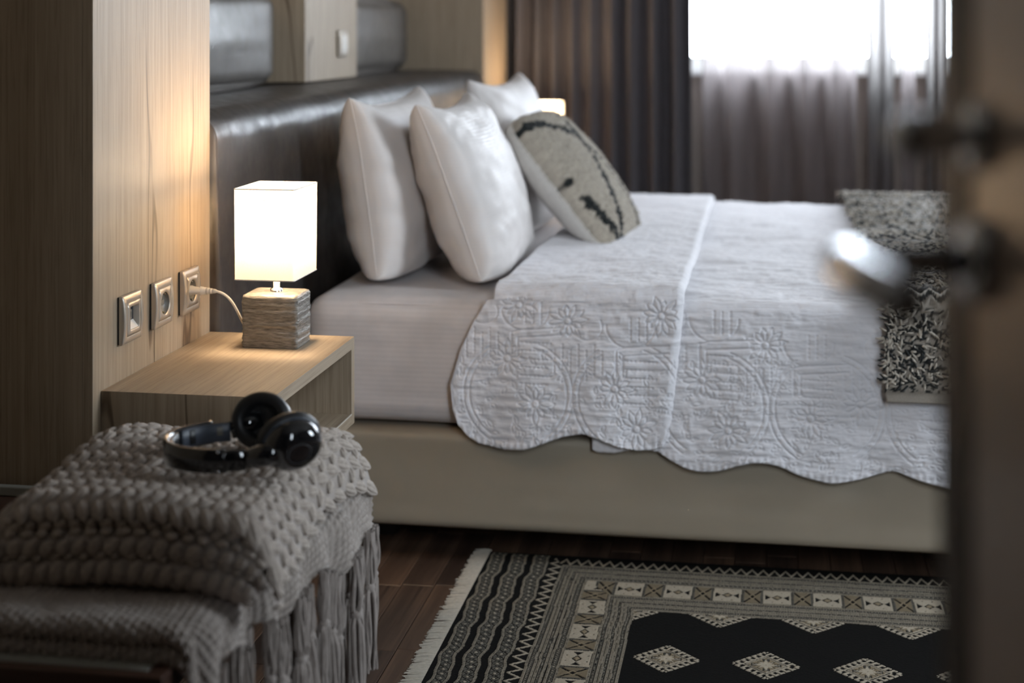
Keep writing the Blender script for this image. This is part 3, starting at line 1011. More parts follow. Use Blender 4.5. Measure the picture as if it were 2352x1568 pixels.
def drape(name, a_cols, xl, xr, hem, y_near, z_top, y_far, cv, mat, parent, rows_h=150, rows_t=170, thick=.009, flare=.02, rad=.05, wob=1.0, hang_far=.25, seed=0):
    """Cloth lying over the bed: hem on the near side, up over the edge, across, down the far side."""
    a = np.linspace(0, 1, a_cols)[None, :]
    # profile parametrised by: hang part b in [0,1] from hem to edge, then arc, then top
    zedge = z_top - rad
    b = np.linspace(0, 1, rows_h)[:, None]
    xb_hem = xl(np.full((1, a_cols), .30)) + (xr(np.full((1, a_cols), .30)) - xl(np.full((1, a_cols), .30))) * a
    zh = hem(xb_hem)
    Zh = zh + (zedge - zh) * b
    Xh = xl(Zh) + (xr(Zh) - xl(Zh)) * a
    hang = np.clip((zedge - Zh) / .3, 0, 1.2)
    Yh = y_near - flare * hang + .006 * np.sin(Xh * 14 + seed) * hang + .003 * np.sin(Xh * 37 + 1 + seed) * hang
    n_arc = 22
    th = np.linspace(0, pi / 2, n_arc + 1)[1:, None]
    Xa = xl(np.full_like(th, z_top)) + (xr(np.full_like(th, z_top)) - xl(np.full_like(th, z_top))) * a
    Ya = y_near + rad * (1 - np.cos(th)) + 0 * Xa; Za = zedge + rad * np.sin(th) + 0 * Xa
    q = np.linspace(0, 1, rows_t)[1:, None] ** 1.25
    Yt = (y_near + rad) + (y_far - rad - y_near - rad) * q + 0 * a
    Xt = xl(np.full_like(q, z_top)) + (xr(np.full_like(q, z_top)) - xl(np.full_like(q, z_top))) * a + 0 * Yt
    Zt = z_top + 0 * Yt
    th2 = np.linspace(0, pi / 2, 12)[1:, None]
    Xf = Xa[:1] + 0 * th2; Yf = y_far - rad + rad * np.sin(th2) + 0 * Xf; Zf = z_top - rad + rad * np.cos(th2) + 0 * Xf
    Zg = np.linspace(z_top - rad, z_top - rad - hang_far, 10)[1:, None] + 0 * Xf[:1]
    Xg = Xa[:1] + 0 * Zg; Yg = y_far + 0 * Zg
    X = np.vstack([Xh, Xa, Xt, Xf, Xg]); Y = np.vstack([Yh, Ya, Yt, Yf, Yg]); Z = np.vstack([Zh, Za, Zt, Zf, Zg])
    if name == 'fold_back': X[rows_h:] += .02 * np.sin((Y[rows_h:] - y_near) * 2.0) * (1 - a) ** 2
    P = np.stack([X, Y, Z], -1)
    du = np.gradient(P, axis=1); dv = np.gradient(P, axis=0)
    N = np.cross(du, dv); N /= np.linalg.norm(N, axis=-1, keepdims=True) + 1e-12
    if N[rows_h // 2, a_cols // 2, 1] > 0: N = -N
    # arc coordinate for the pattern
    s = np.cumsum(np.concatenate([np.zeros((1, a_cols)), np.linalg.norm(np.diff(P, axis=0), axis=-1)], 0), 0)
    zpat = Z[0][None] + s
    h = np.zeros_like(X)
    if cv is not None: h -= cv.sample(X, zpat) * .0034 * (zpat < .615)
    top = sstep(.0, .06, s - s[rows_h - 1][None])
    ripple = fbm(X * 14, zpat * 95, 4, seed + 1)
    h += ripple * .0034 * (.85 + .4 * top) * wob
    h += fbm(X * 60, zpat * 60, 3, seed + 2) * .0018 * wob
    h += fbm(X * 5, zpat * 5, 3, seed + 4) * .012 * top * wob
    # hem: gathered piping
    edge = sstep(.020, .004, s)
    h += edge * (.0007 * np.sin(X * 430) + .0008)
    if name == 'fold_back': h -= .009 * np.clip((a - .965) / .035, 0, 1) ** 2
    P = P + N * h[..., None]
    # rim folded inward around the border
    nr, nc = X.shape
    ring = []
    idx = [(0, j) for j in range(nc)] + [(i, nc - 1) for i in range(1, nr)] + [(nr - 1, j) for j in range(nc - 2, -1, -1)] + [(i, 0) for i in range(nr - 2, 0, -1)]
    ii = np.array([i for i, j in idx]); jj = np.array([j for i, j in idx])
    bp, bn = P[ii, jj], N[ii, jj]
    cen = np.stack([P[np.clip(ii, 3, nr - 4), np.clip(jj, 3, nc - 4)]], 0)[0]
    inw = cen - bp; inw /= np.linalg.norm(inw, axis=1, keepdims=True) + 1e-9
    r1 = bp - bn * thick * .5 - inw * .003; r2 = bp - bn * thick; r3 = r2 + inw * .02
    V = np.concatenate([P.reshape(-1, 3), r1, r2, r3])
    F = gridF(nr, nc)
    nb = len(ii); b0 = nr * nc
    first = ii * nc + jj
    k = np.arange(nb); k2 = (k + 1) % nb
    Fr = [np.column_stack([first[k2], first[k], b0 + k, b0 + k2])]
    for m_ in range(2):
        Fr.append(np.column_stack([b0 + m_ * nb + k2, b0 + m_ * nb + k, b0 + (m_ + 1) * nb + k, b0 + (m_ + 1) * nb + k2]))
    return mesh(name, V, np.concatenate([F] + Fr), mat, parent)


quilt = thing('quilt', 'white scalloped quilt with stitched flowers, folded back toward the pillows', 'quilt', (1.3, 1.37, .57))
# main layer
hx = np.array([.84, .862, .90, .933, .97, 1.01, 1.05, 1.09, 1.14, 1.202, 1.26, 1.325, 1.38, 1.46, 1.54, 1.60, 1.66, 1.73, 1.80, 1.87, 1.94, 2.0, 2.1])
hz = np.array([.276, .262, .242, .236, .240, .255, .264, .258, .236, .223, .234, .257, .240, .222, .234, .256, .240, .222, .236, .256, .24, .226, .25])
main_fl = [(.935, .425), (1.067, .502), (.989, .323), (1.159, .353), (1.262, .385), (1.42, .40), (1.50, .33), (1.70, .40), (.86, .52)]
cvm = quilt_canvas(.80, 2.15, main_fl, [(.957, .372), (1.192, .372), (1.427, .372), (1.66, .372), (1.9, .372)], [(1.125, .455), (.93, .50), (1.36, .455), (1.59, .455)])


def smooth_interp(xs, ys):
    from numpy import interp
    fx = np.linspace(xs[0], xs[-1], 600); fy = np.interp(fx, xs, ys)
    k = np.hanning(25); k /= k.sum()
    fy2 = np.convolve(np.pad(fy, 12, 'edge'), k, 'valid')
    return lambda v: np.interp(v, fx, fy2)


hem_m = smooth_interp(hx, hz)
drape('main_layer', 560, lambda z: .83 + 0 * z, lambda z: 2.112 + 0 * z, hem_m, .408, .586, 2.345, cvm, M['quilt'], quilt, rows_h=170, rows_t=190, flare=.018, seed=3, rad=.022)
# folded-back layer
fx_ = np.array([.398, .404, .415, .435, .46, .515, .56, .60, .64, .684, .72, .76, .80, .83, .852, .866])
fz_ = np.array([.400, .345, .315, .292, .276, .266, .270, .284, .300, .309, .298, .284, .277, .278, .286, .305])
hem_f = lambda v: np.interp(v, fx_, fz_)
xl_f = lambda z: np.interp(z, [.0, .40, .47, .532, .556, .60, .62], [.398, .398, .418, .446, .462, .488, .495])
xr_f = lambda z: np.interp(z, [.0, .29, .56, .62], [.866, .866, .893, .896])
fold_fl = [(.521, .46), (.752, .403), (.583, .366), (.798, .319), (.651, .547), (.545, .585), (.85, .56)]
cvf = quilt_canvas(.38, .91, fold_fl, [(.545, .385), (.78, .385)], [(.755, .485), (.53, .52)])
drape('fold_back', 300, xl_f, xr_f, hem_f, .392, .614, 2.36, cvf, M['quilt'], quilt, rows_h=170, rows_t=170, flare=.012, seed=8, thick=.009, rad=.032)
# under flap peeping below the fold
drape('under_flap', 40, lambda z: .705 + 0 * z, lambda z: .86 + 0 * z, lambda v: np.interp(v, [.70, .712, .75, .79, .86], [.275, .266, .266, .278, .30]), .402, .592, 1.2, None, M['quilt'], quilt, rows_h=60, rows_t=30, flare=.012, seed=11, hang_far=.01)

# ------------------------------------------------------------------ pillows


def pillow(name, W, Hh, T, center, ax_w, ax_h, mat, n=70, k=.03, tip=.022, wr=.006, seed=0, slump=.0, parent=None, disp=None, colors=None, pinch=.31, zmin=.574, xmin=.036):
    """Stuffed pillow: ax_w / ax_h are unit vectors of the flat face, normal = ax_w x ax_h."""
    ax_w = np.array(ax_w, float); ax_w /= np.linalg.norm(ax_w)
    ax_h = np.array(ax_h, float); ax_h -= ax_w * np.dot(ax_h, ax_w); ax_h /= np.linalg.norm(ax_h)
    nrm = np.cross(ax_w, ax_h)
    u = np.linspace(-1, 1, n); u = np.sin(u * pi / 2)
    A, B = np.meshgrid(u, u, indexing='ij')
    tp = lambda b_: tip * (b_ > 0)
    Xs = W / 2 * A * (1 - k * (1 - B ** 2) * np.abs(A)) + tp(B) * A * np.abs(A) ** 6 * np.abs(B) ** 6
    rnd = lambda a_, b_: 1 - .13 * np.abs(a_) ** 5 * (b_ < 0) * (tip > 0)
    Ys = Hh / 2 * B * (1 - k * (1 - A ** 2) * np.abs(B)) * rnd(A, B) + tp(B) * B * np.abs(A) ** 6 * np.abs(B) ** 6
    t = ((1 - A ** 2) * (1 - B ** 2)) ** pinch
    t = T / 2 * t * (1 - slump * B)
    V, C = [], []
    for sd in (1, -1):
        ang = np.arctan2(B, A); rr = np.sqrt(A ** 2 + B ** 2)
        crease = np.cos(ang * 14 + 3 * vnoise(A * 2, B * 2, seed)) * sstep(.75, 1.25, rr) * (1 - np.maximum(np.abs(A), np.abs(B)) ** 8)
        wrk = fbm(A * 3 + sd * 7, B * 3, 4, seed) * 1.4 + .55 * crease + .5 * fbm(A * 1.6 - B * 6, B * 1.5 + A * 2 + sd, 3, seed + 5)
        h = t + wr * wrk * np.minimum(1, t / (T * .12))
        if disp is not None: h = h + disp(A, B, sd) * np.minimum(1, t / (T * .06))
        P = np.array(center) + Xs[..., None] * ax_w + Ys[..., None] * ax_h + sd * h[..., None] * nrm
        P[..., 2] = np.where(P[..., 2] < zmin + .03, zmin + .03 * np.exp((P[..., 2] - zmin - .03) / .03), P[..., 2])
        P[..., 0] = np.maximum(P[..., 0], xmin)
        V.append(P.reshape(-1, 3))
        if colors is not None: C.append(colors(A, B, sd).reshape(-1, 3))
    F = np.concatenate([gridF(n, n), gridF(n, n, n * n, flip=True)])
    o = mesh(name, np.concatenate(V), F, mat, parent, colors=np.concatenate(C) if C else None)
    bm = bmesh.new(); bm.from_mesh(o.data)
    bmesh.ops.remove_doubles(bm, verts=bm.verts[:], dist=1e-5)
    bmesh.ops.recalc_face_normals(bm, faces=bm.faces[:])
    bm.to_mesh(o.data); bm.free()
    seam = []
    e = np.linspace(-1, 1, 40)
    for A_, B_ in ((e, -1 + 0 * e), (1 + 0 * e, e), (e[::-1], 1 + 0 * e), (-1 + 0 * e, e[::-1])):
        xs = W / 2 * A_ * (1 - k * (1 - B_ ** 2) * np.abs(A_)) + tp(B_) * A_ * np.abs(A_) ** 6 * np.abs(B_) ** 6
        ys = Hh / 2 * B_ * (1 - k * (1 - A_ ** 2) * np.abs(B_)) * rnd(A_, B_) + tp(B_) * B_ * np.abs(A_) ** 6 * np.abs(B_) ** 6
        q_ = np.array(center) + xs[:, None] * ax_w + ys[:, None] * ax_h
        q_[:, 2] = np.where(q_[:, 2] < zmin + .03, zmin + .03 * np.exp((q_[:, 2] - zmin - .03) / .03), q_[:, 2])
        seam.append(q_)
    V, F = tube(np.concatenate([s_[:-1] for s_ in seam]), .0012, 6)
    mesh('seam', V, F, M['pillow'] if mat is not M['tufted'] else M['cushion_back'], o)
    return o


def lean(deg, yaw=0):
    """height axis leaning back toward the headboard by deg."""
    v = np.array([-sin(radians(deg)), 0, cos(radians(deg))])
    c, s = cos(radians(yaw)), sin(radians(yaw))
    return np.array([v[0] * c - v[1] * s, v[0] * s + v[1] * c, v[2]])


def ydir(yaw):
    return np.array([-sin(radians(yaw)), cos(radians(yaw)), 0])


pg = 'white pillows against the headboard'
p = pillow('pillow', .66, .42, .21, (.174, .855, .778), ydir(0), lean(8), M['pillow'], seed=1)
tag(p, 'plump white pillow standing against the headboard near the lit lamp', 'pillow', pg)
p = pillow('pillow', .66, .43, .21, (.360, .875, .770), ydir(2), lean(20), M['pillow'], seed=2, wr=.008)
tag(p, 'white pillow leaning in front of another pillow, nearest the bed edge', 'pillow', pg)
p = pillow('pillow', .66, .44, .20, (.345, 1.60, .79), ydir(-2), lean(15), M['pillow'], seed=3)
tag(p, 'white pillow with two pointed corners showing behind the tufted cushion', 'pillow', pg)

# tufted cushion
lines_c = [[(-1.0, .80), (-.85, .84), (-.45, .74), (.0, .50), (.10, .35), (.0, .05), (-.12, -.25), (-.25, -.55), (-.5, -.98)],
           [(.10, .35), (.30, .08), (.45, -.2), (.55, -.5), (.58, -.95)], [(.38, .78), (.25, .55), (.10, .35)],
           [(-.8, -.35), (-.74, -.6), (-.6, -.95)], [(.92, .1), (.88, -.4), (.9, -.9)], [(-.45, -.98), (-.38, -.80), (-.25, -.55)]]


def cush_mask(A, B):
    A = A + .10
    d = np.full(A.shape, 9.0)
    wob = .03 * np.sin(B * 40) * np.cos(A * 33)
    for L_ in lines_c:
        for (ax, ay), (bx, by) in zip(L_[:-1], L_[1:]):
            vx, vy = bx - ax, by - ay
            t = np.clip(((A - ax) * vx + (B - ay) * vy) / (vx * vx + vy * vy), 0, 1)
            d = np.minimum(d, np.hypot(A - ax - t * vx, B - ay - t * vy))
    return np.maximum(sstep(.085, .045, d + wob), sstep(.07, .04, np.hypot(A + .85, B + .05)))


def cush_col(A, B, sd):
    c = np.array(srgb(168, 158, 144)); k = np.array(srgb(34, 36, 35)); wv = np.array(srgb(212, 207, 200))
    if sd < 0: return np.tile(wv, A.shape + (1,)).reshape(A.shape + (3,))
    m = cush_mask(A, B)[..., None]
    tone = (1 + .25 * fbm(A * 30, B * 30, 3, 4))[..., None]
    return (c * (1 - m) + k * m) * tone


def cush_disp(A, B, sd):
    if sd < 0: return 0 * A
    return .008 * np.abs(fbm(A * 32, B * 32, 3, 9)) * 2 - .002 * cush_mask(A, B)


p = pillow('tufted_cushion', .44, .43, .17, (.548, 1.33, .750), ydir(-6), lean(39, -6), M['tufted'], n=190, k=.0, tip=-.03, wr=.003, seed=6, disp=cush_disp, colors=cush_col, pinch=.36, zmin=.6)
tag(p, 'beige tufted cushion with wandering black lines leaning on the pillows', 'cushion')

# ------------------------------------------------------------------ bed runner
def runner():
    r = thing('bed_runner', 'black and cream shaggy knitted runner across the foot of the bed', 'throw', (1.6, 1.4, .6))
    x0, x1, yn, zt, yf, rad = 1.312, 1.86, .378, .622, 2.385, .05
    prof = []
    for z in np.linspace(.402, zt - rad, 60): prof.append((yn - .012 * (zt - rad - z) / .2, z))
    for t in np.linspace(0, pi / 2, 14)[1:]: prof.append((yn + rad * (1 - cos(t)), zt - rad + rad * sin(t)))
    for q in np.linspace(0, 1, 300)[1:]: prof.append((yn + rad + (yf - 2 * rad - yn) * q, zt))
    for t in np.linspace(0, pi / 2, 8)[1:]: prof.append((yf - rad + rad * sin(t), zt - rad + rad * cos(t)))
    for z in np.linspace(zt - rad, zt - rad - .15, 12)[1:]: prof.append((yf, z))
    prof = np.array(prof)
    s = np.concatenate([[0], np.cumsum(np.linalg.norm(np.diff(prof, axis=0), axis=1))])
    nx = 150
    xs = np.linspace(x0, x1, nx)
    S, Xg = np.meshgrid(s, xs, indexing='ij')
    tg = np.gradient(prof, axis=0); tg /= np.linalg.norm(tg, axis=1)[:, None]
    N = np.column_stack([-tg[:, 1], tg[:, 0]])   # outward in (y,z)
    per, band = .040, .24
    loc = (S - .19) % band
    tri = np.abs(((Xg / per) % 1) * 2 - 1) * .024
    zig = (loc < .075) & (S > .1)
    d = loc - tri
    black = zig & (((d > .010) & (d < .022)) | ((d > .034) & (d < .050)))
    lightz = zig & (d >= .022) & (d <= .034)
    cream, blk = np.array(srgb(176, 166, 152)), np.array(srgb(36, 37, 36))
    col = np.tile(np.array(srgb(150, 141, 130)), S.shape + (1,))
    salt = fbm(Xg * 150, S * 200, 3, 5) > .12
    col[salt & ~zig & (S > .022)] = blk
    col[black] = blk; col[lightz] = np.array(srgb(205, 196, 184))
    h = .006 * np.abs(fbm(Xg * 80, S * 80, 3, 2)) + np.where(zig, .004 * np.cos(d * 260), .002)
    h = h * sstep(.018, .024, S) + .003
    ex = .012 * vnoise(S * 60, Xg * 0, 3) * (Xg < x0 + .02)
    P = np.stack([Xg + ex, prof[:, 0][:, None] + N[:, 0][:, None] * h, prof[:, 1][:, None] + N[:, 1][:, None] * h], -1)
    nr = len(prof)
    low = P.copy(); low[..., 1] -= N[:, 0][:, None] * .008; low[..., 2] -= N[:, 1][:, None] * .008
    V = np.concatenate([P.reshape(-1, 3), low[:, 0], low[0], low[:, -1]])
    F = [gridF(nr, nx)]
    b = nr * nx; k = np.arange(nr - 1)
    F.append(np.column_stack([k * nx, (k + 1) * nx, b + k + 1, b + k]))
    j = np.arange(nx - 1); F.append(np.column_stack([j + 1, j, b + nr + j, b + nr + j + 1]))
    F.append(np.column_stack([(k + 1) * nx + nx - 1, k * nx + nx - 1, b + nr + nx + k, b + nr + nx + k + 1]))
    C = np.concatenate([col.reshape(-1, 3), col[:, 0], col[0], col[:, -1]])
    mesh('woven_panel', V, np.concatenate(F), M['tufted'], r, colors=C)
    # shaggy loops
    m = MB(); r2 = np.random.default_rng(5)
    for q in range(5600):
        si = r2.random(); si = si * 1.1 if r2.random() < .75 else 1.1 + r2.random() * 1.1
        xx = x0 + r2.random() ** 2.0 * (x1 - x0)
        if si < .03 or (.0 < (si - .19) % band < .075 and si > .1): continue
        i = int(np.searchsorted(s, si)); i = min(i, nr - 1)
        p0 = np.array([xx, prof[i, 0], prof[i, 1]]); nn = np.array([0, N[i, 0], N[i, 1]]); tt = np.array([0, tg[i, 0], tg[i, 1]])
        a = r2.random() * 6.28; dirv = cos(a) * np.array([1, 0, 0]) + sin(a) * tt
        Lq = .012 + r2.random() * .012
        c = blk if r2.random() < .42 else cream * (.75 + .4 * r2.random())
        m.tube([p0, p0 + nn * .008 + dirv * Lq * .3, p0 + nn * .011 + dirv * Lq * .7, p0 + nn * .006 + dirv * Lq], [.0022, .0026, .0024, .0014], 5, False, col=c)
    tf = m.build('shag_loops', M['tufted'], r, smooth=True)
    tf['kind'] = 'stuff'
    return r


runner()

# ------------------------------------------------------------------ curtains


def curtain(name, x0, x1, y, amp, pleats, mat, label, nx=700, seed=0, z0=.02, z1=2.495, spread=1.0, jit=.5, cat='curtain'):
    rs = np.random.default_rng(seed)
    u = np.linspace(0, 1, nx)
    # uneven pleats
    knots = np.cumsum(.6 + jit * rs.random(pleats * 2 + 1)); knots = (knots - knots[0]) / (knots[-1] - knots[0])
    ph = np.interp(u, knots, np.arange(len(knots))) * pi
    az = np.interp(u, np.linspace(0, 1, pleats + 1), .6 + .7 * rs.random(pleats + 1))
    zs = np.linspace(z0, z1, 26)
    Zg, U = np.meshgrid(zs, u, indexing='ij')
    dr = .25 * vnoise(U * pleats * .6, Zg * 1.1, seed)
    ph2 = np.interp(np.clip(U + dr * .03, 0, 1), u, ph)
    A = np.interp(U, u, az)
    fl = 1 - .25 * (Zg - z0) / (z1 - z0)
    Y = y - amp * A * fl * np.sin(ph2) - .25 * amp * np.sin(2 * ph2 + 1)
    X = x0 + (x1 - x0) * U + .35 * amp * A * np.cos(ph2) * fl
    o = mesh(name, np.stack([X, Y, Zg], -1).reshape(-1, 3), gridF(26, nx), mat)
    return tag(o, label, cat)


c1 = curtain('drape', .012, .745, 3.575, .050, 9, M['curtain'], 'heavy dark taupe curtain hanging in folds beside the far pillar', seed=4)
sm = c1.modifiers.new('thickness', 'SOLIDIFY'); sm.thickness = .003
curtain('sheer_curtain', .785, 1.425, 3.640, .045, 5, M['sheer'], 'wide sheer curtain over the bright window beside the dark curtain', seed=6, nx=600)
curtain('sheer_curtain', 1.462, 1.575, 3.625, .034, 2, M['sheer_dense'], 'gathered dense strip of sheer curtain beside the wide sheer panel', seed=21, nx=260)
curtain('sheer_curtain', 1.605, 1.665, 3.650, .018, 1, M['sheer'], 'narrow single fold of sheer curtain between two gathered strips', seed=22, nx=140)
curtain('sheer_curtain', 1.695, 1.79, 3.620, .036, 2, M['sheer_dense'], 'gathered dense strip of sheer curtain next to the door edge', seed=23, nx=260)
curtain('sheer_curtain', 1.83, 3.33, 3.620, .050, 12, M['sheer'], 'wide sheer curtain hidden behind the open door', seed=9, nx=700)
rod = thing('curtain_rail', 'white curtain rail above the window', 'curtain rail', (1.4, 3.6, 2.5))
box('rail', (-.0, 3.555, 2.5), (3.38, 3.665, 2.525), M['white_frame'], rod, bevel=.003)
for bx_ in (.3, 1.5, 2.7):
    box('bracket', (bx_ - .02, 3.665, 2.5), (bx_ + .02, YB, 2.52), M['white_frame'], rod)

# ------------------------------------------------------------------ rug
def rug():
    x0, x1, y1, y0 = .462, 2.35, .503, -.72
    r = thing('rug', 'black and cream patterned rug with a pale fringe beside the bed', 'rug', ((x0 + x1) / 2, (y0 + y1) / 2, 0))
    res = .0014
    xs = np.concatenate([np.arange(x0, 1.50, res), np.arange(1.50, x1 + .006, .006)])
    ys = np.concatenate([np.arange(y1, -.26, -res), np.arange(-.26, y0 - .006, -.006)])
    Xw, Yw = np.meshgrid(xs, ys)
    X = Xw - x0 + .004 * vnoise(Yw * 14, Xw * 3, 2); Y = y1 - Yw + .003 * vnoise(Xw * 12, Yw * 3, 5)
    blk = np.array(srgb(24, 23, 22)); cr = np.array(srgb(168, 157, 139)); gr = np.array(srgb(92, 88, 80)); tan = np.array(srgb(138, 124, 102))
    col = np.tile(blk, X.shape + (1,))

    def put(m, c): col[m] = c
    # ---- end bands (along the fringe): three wavy strips
    wv = .0025 * np.sin(Y * 46) + .0015 * np.sin(Y * 91)
    endw = .142

    def band(a, b, U, Vv, m0):
        """patterned stripe a<U<b; Vv runs along it."""
        m = m0 & (U > a) & (U < b)
        put(m, cr * .62)
        wd = b - a
        put(m & (((U - a) % (wd - .0045)) < .0045) & (np.abs((Vv / .0045) % 1 - .5) < .22) & (((U - a) % (wd - .0045)) > .0015) & (((U - a) % (wd - .0045)) < .0034), blk)
        i0, i1 = a + .0055, b - .0055
        inn = m & (U > i0) & (U < i1)
        put(inn, blk)
        c = (i0 + i1) / 2; hw = (i1 - i0) / 2 - .0012
        k = (Vv / (hw * 2.1)) % 1 - .5
        rr = np.abs(U - c) / hw + np.abs(k) * 2
        put(inn & (np.abs(U - c) < hw) & (rr < .95), gr * 1.25)
        put(inn & (rr < .62), blk)
        put(inn & (rr < .38), cr)
        put(inn & (rr > 1.3) & (np.abs(U - c) < hw), gr * 1.1)
    m_end = (X < endw) & (Y > .008)
    for a, b in ((.012, .044), (.058, .092), (.106, .140)):
        band(a, b, X + wv, Y, m_end)
    # ---- framed part: distance from the outer edges (left side uses X-endw)
    U = X - endw                      # distance from the inner left line
    W_ = (Y - .018) / 1.36
    left = U < W_                     # nearer to the left border than to the top border (mitre)
    D = np.where(left, U, W_); Vv = np.where(left, Y, X)
    fr = X > endw + .002
    # zigzag
    ph = (Vv / np.where(left, .036, .0235)) % 1
    tri = np.abs(ph * 2 - 1)
    zz = .005 + .022 * tri
    put(fr & (D > 0) & (np.abs(D - zz) < .0042) & (D < .031), cr * .95)
    put(fr & (D > .010) & (D < .020) & (tri < .2), blk)
    # guard stripes
    for a, b in ((.030, .050), (.0515, .070), (.072, .094)):
        band(a, b, D, Vv, fr & (D > .029))
    # main border
    mb = fr & (D > .094) & (D < .146)
    put(mb, gr)
    cellw = np.where(left, .128, .100)
    kk = np.floor(Vv / cellw); q = (Vv / cellw) % 1
    lu = (D - .120) / .024
    sqm = mb & (q < .56)
    qq = (q - .28) / .28
    put(sqm, cr)
    put(sqm & (np.abs(np.abs(lu) - np.abs(qq)) > .42) & (np.abs(lu) < .86) & (np.abs(qq) > .30) & (np.abs(qq) < .84) , blk)
    put(sqm & (np.abs(lu) + np.abs(qq) < .42), blk)
    put(sqm & (np.abs(lu) + np.abs(qq) < .26), tan)
    sq2 = mb & (q >= .62) & (q < .95)
    q3 = (q - .785) / .165
    put(sq2, tan * .75)
    put(sq2 & (np.abs(np.abs(lu) - np.abs(q3)) < .16), blk)
    put(sq2 & (np.abs(lu) + np.abs(q3) < .5), tan)
    put(sq2 & (np.abs(lu) + np.abs(q3) < .3), blk)
    put(mb & ((q > .56) & (q < .60) | (q > .965)) & ((Vv * 0 + D * 400) % 1 < .5), blk)
    for a, b in ((.147, .166), (.167, .184), (.185, .204)):
        band(a, b, D, Vv, fr & (D > .146))
    # field
    fd = fr & (D >= .204)
    put(fd, blk * .9)

    def medallion(cx, cy, s=1.0, clip=None):
        dx, dy = (Xw - cx) / s, (Yw - cy) / s
        m1 = np.abs(dx) + np.abs(dy)
        g = fd if clip is None else fd & clip
        a = (dx + dy) / 1.414; b = (dx - dy) / 1.414       # diagonal axes
        body = .040
        mm = np.maximum(np.abs(a), np.abs(b))
        # hooked teeth
        along = np.where(np.abs(a) > np.abs(b), b, a)
        tooth = ((along / .0178 + .5) % 1)
        hook = (mm > body) & (mm < .058) & ((tooth < .42) | ((mm > .0515) & (tooth < .78))) & (np.abs(along) < .052)
        put(g & hook, cr)
        put(g & (mm < body), cr)
        put(g & (mm < .0365) & (mm > .0335), blk)
        put(g & (mm < .0310) & (mm > .0300), blk * 1.5)
        inn = mm < .029
        # eight-pointed star on darker ground with four boxes
        star = np.minimum(np.abs(dx), np.abs(dy)) / .008 + np.maximum(np.abs(dx), np.abs(dy)) / .034 < 1
        star2 = np.minimum(np.abs(a), np.abs(b)) / .008 + np.maximum(np.abs(a), np.abs(b)) / .026 < 1
        put(g & inn, tan)
        for (ux, uy) in ((0, 1), (0, -1), (1, 0), (-1, 0)):
            e = np.maximum(np.abs(dx - ux * .027), np.abs(dy - uy * .027))
            put(g & (e < .0085), blk); put(g & (e < .0068), gr)
            put(g & (e < .0068) & (np.minimum(np.abs(dx - ux * .027), np.abs(dy - uy * .027)) < .0010), blk)
        for (ux, uy) in ((1, 1), (1, -1), (-1, 1), (-1, -1)):
            ea, eb = dx - ux * .0155, dy - uy * .0155
            put(g & (np.abs(ea) + np.abs(eb) < .0065), blk); put(g & (np.abs(ea) + np.abs(eb) < .003), tan)
        put(g & (star | star2), cr * 1.08)
        put(g & (np.hypot(dx, dy) < .0018), blk)
    for j in range(0, 5):
        for i in range(-1, 9):
            medallion((.978 if j % 2 == 0 else .887) + .181 * i, .207 - .2265 * j, .78)
    h = .006 + .0010 * vnoise(Xw * 600, Yw * 600, 1) - .0012 * (col[..., 0] < .03)
    P = np.stack([Xw, Yw, h], -1)
    nr, nc = X.shape
    # skirt
    idx = [(0, j) for j in range(nc)] + [(i, nc - 1) for i in range(1, nr)] + [(nr - 1, j) for j in range(nc - 2, -1, -1)] + [(i, 0) for i in range(nr - 2, 0, -1)]
    ii = np.array([a for a, _ in idx]); jj = np.array([b for _, b in idx])
    bp = P[ii, jj].copy(); bp[:, 2] = .0005
    V = np.concatenate([P.reshape(-1, 3), bp]); nb = len(ii); k = np.arange(nb); k2 = (k + 1) % nb; first = ii * nc + jj
    F = np.concatenate([gridF(nr, nc, flip=True), np.column_stack([first[k], first[k2], nr * nc + k2, nr * nc + k])])
    C = np.concatenate([col.reshape(-1, 3), col[ii, jj]])
    mesh('pile', V, F, M['rug'], r, colors=C, smooth=False)
    m = MB(); rs = np.random.default_rng(3)
    y = y1 + .012
    while y > y0:
        d = rs.normal(0, .004); L_ = .034 + rs.normal(0, .003)
        m.tube([(x0 + .003, y, .0042), (x0 - L_ * .4, y + d * .5, .0036 + .001 * rs.random()), (x0 - L_, y + d, .0018)], [.0015, .0016, .0009], 4, False)
        y -= .0022
    f = m.build('fringe', M['fringe'], r, smooth=True); f['kind'] = 'stuff'


rug()

# ------------------------------------------------------------------ luggage bench
bn = thing('luggage_bench', 'low dark wood bench under the knitted throws beside the pillar', 'bench', (.01, -.88, 0))
box('top', (-.36, -1.19, .388), (.385, -.56, .42), M['dark_wood'], bn, bevel=.002)
box('inlay_strip', (-.33, -1.176, .4195), (.362, -1.13, .4212), M['grey_strip'], bn)
box('back_rail', (-.36, -.575, .42), (-.0, -.56, .435), M['grey_strip'], bn, bevel=.002)
for lx_ in (-.355, .335):
    for ly_ in (-1.18, -.61):
        box('leg', (lx_, ly_, 0), (lx_ + .04, ly_ + .04, .388), M['dark_wood'], bn, bevel=.002)
box('apron', (-.315, -1.17, .33), (.335, -1.15, .388), M['dark_wood'], bn)
box('apron', (-.315, -.60, .33), (.335, -.58, .388), M['dark_wood'], bn)

# ---- lower throw: fine knit, draped over the bench end, fringed
lower = thing('fringed_throw', 'fine knit grey beige throw with long fringe hanging over the bench end', 'throw', (.28, -.9, .42))


def smin(v): return v


def lower_surface(U, Vq):
    """U: arc across (x) ; Vq in [0,1]: 0 near (y=-1.2) .. 1 far."""
    y = -1.135 + .545 * Vq
    xe = .405 + .075 * Vq + .008 * np.sin(Vq * 19) + .005 * np.sin(Vq * 43)
    return y, xe


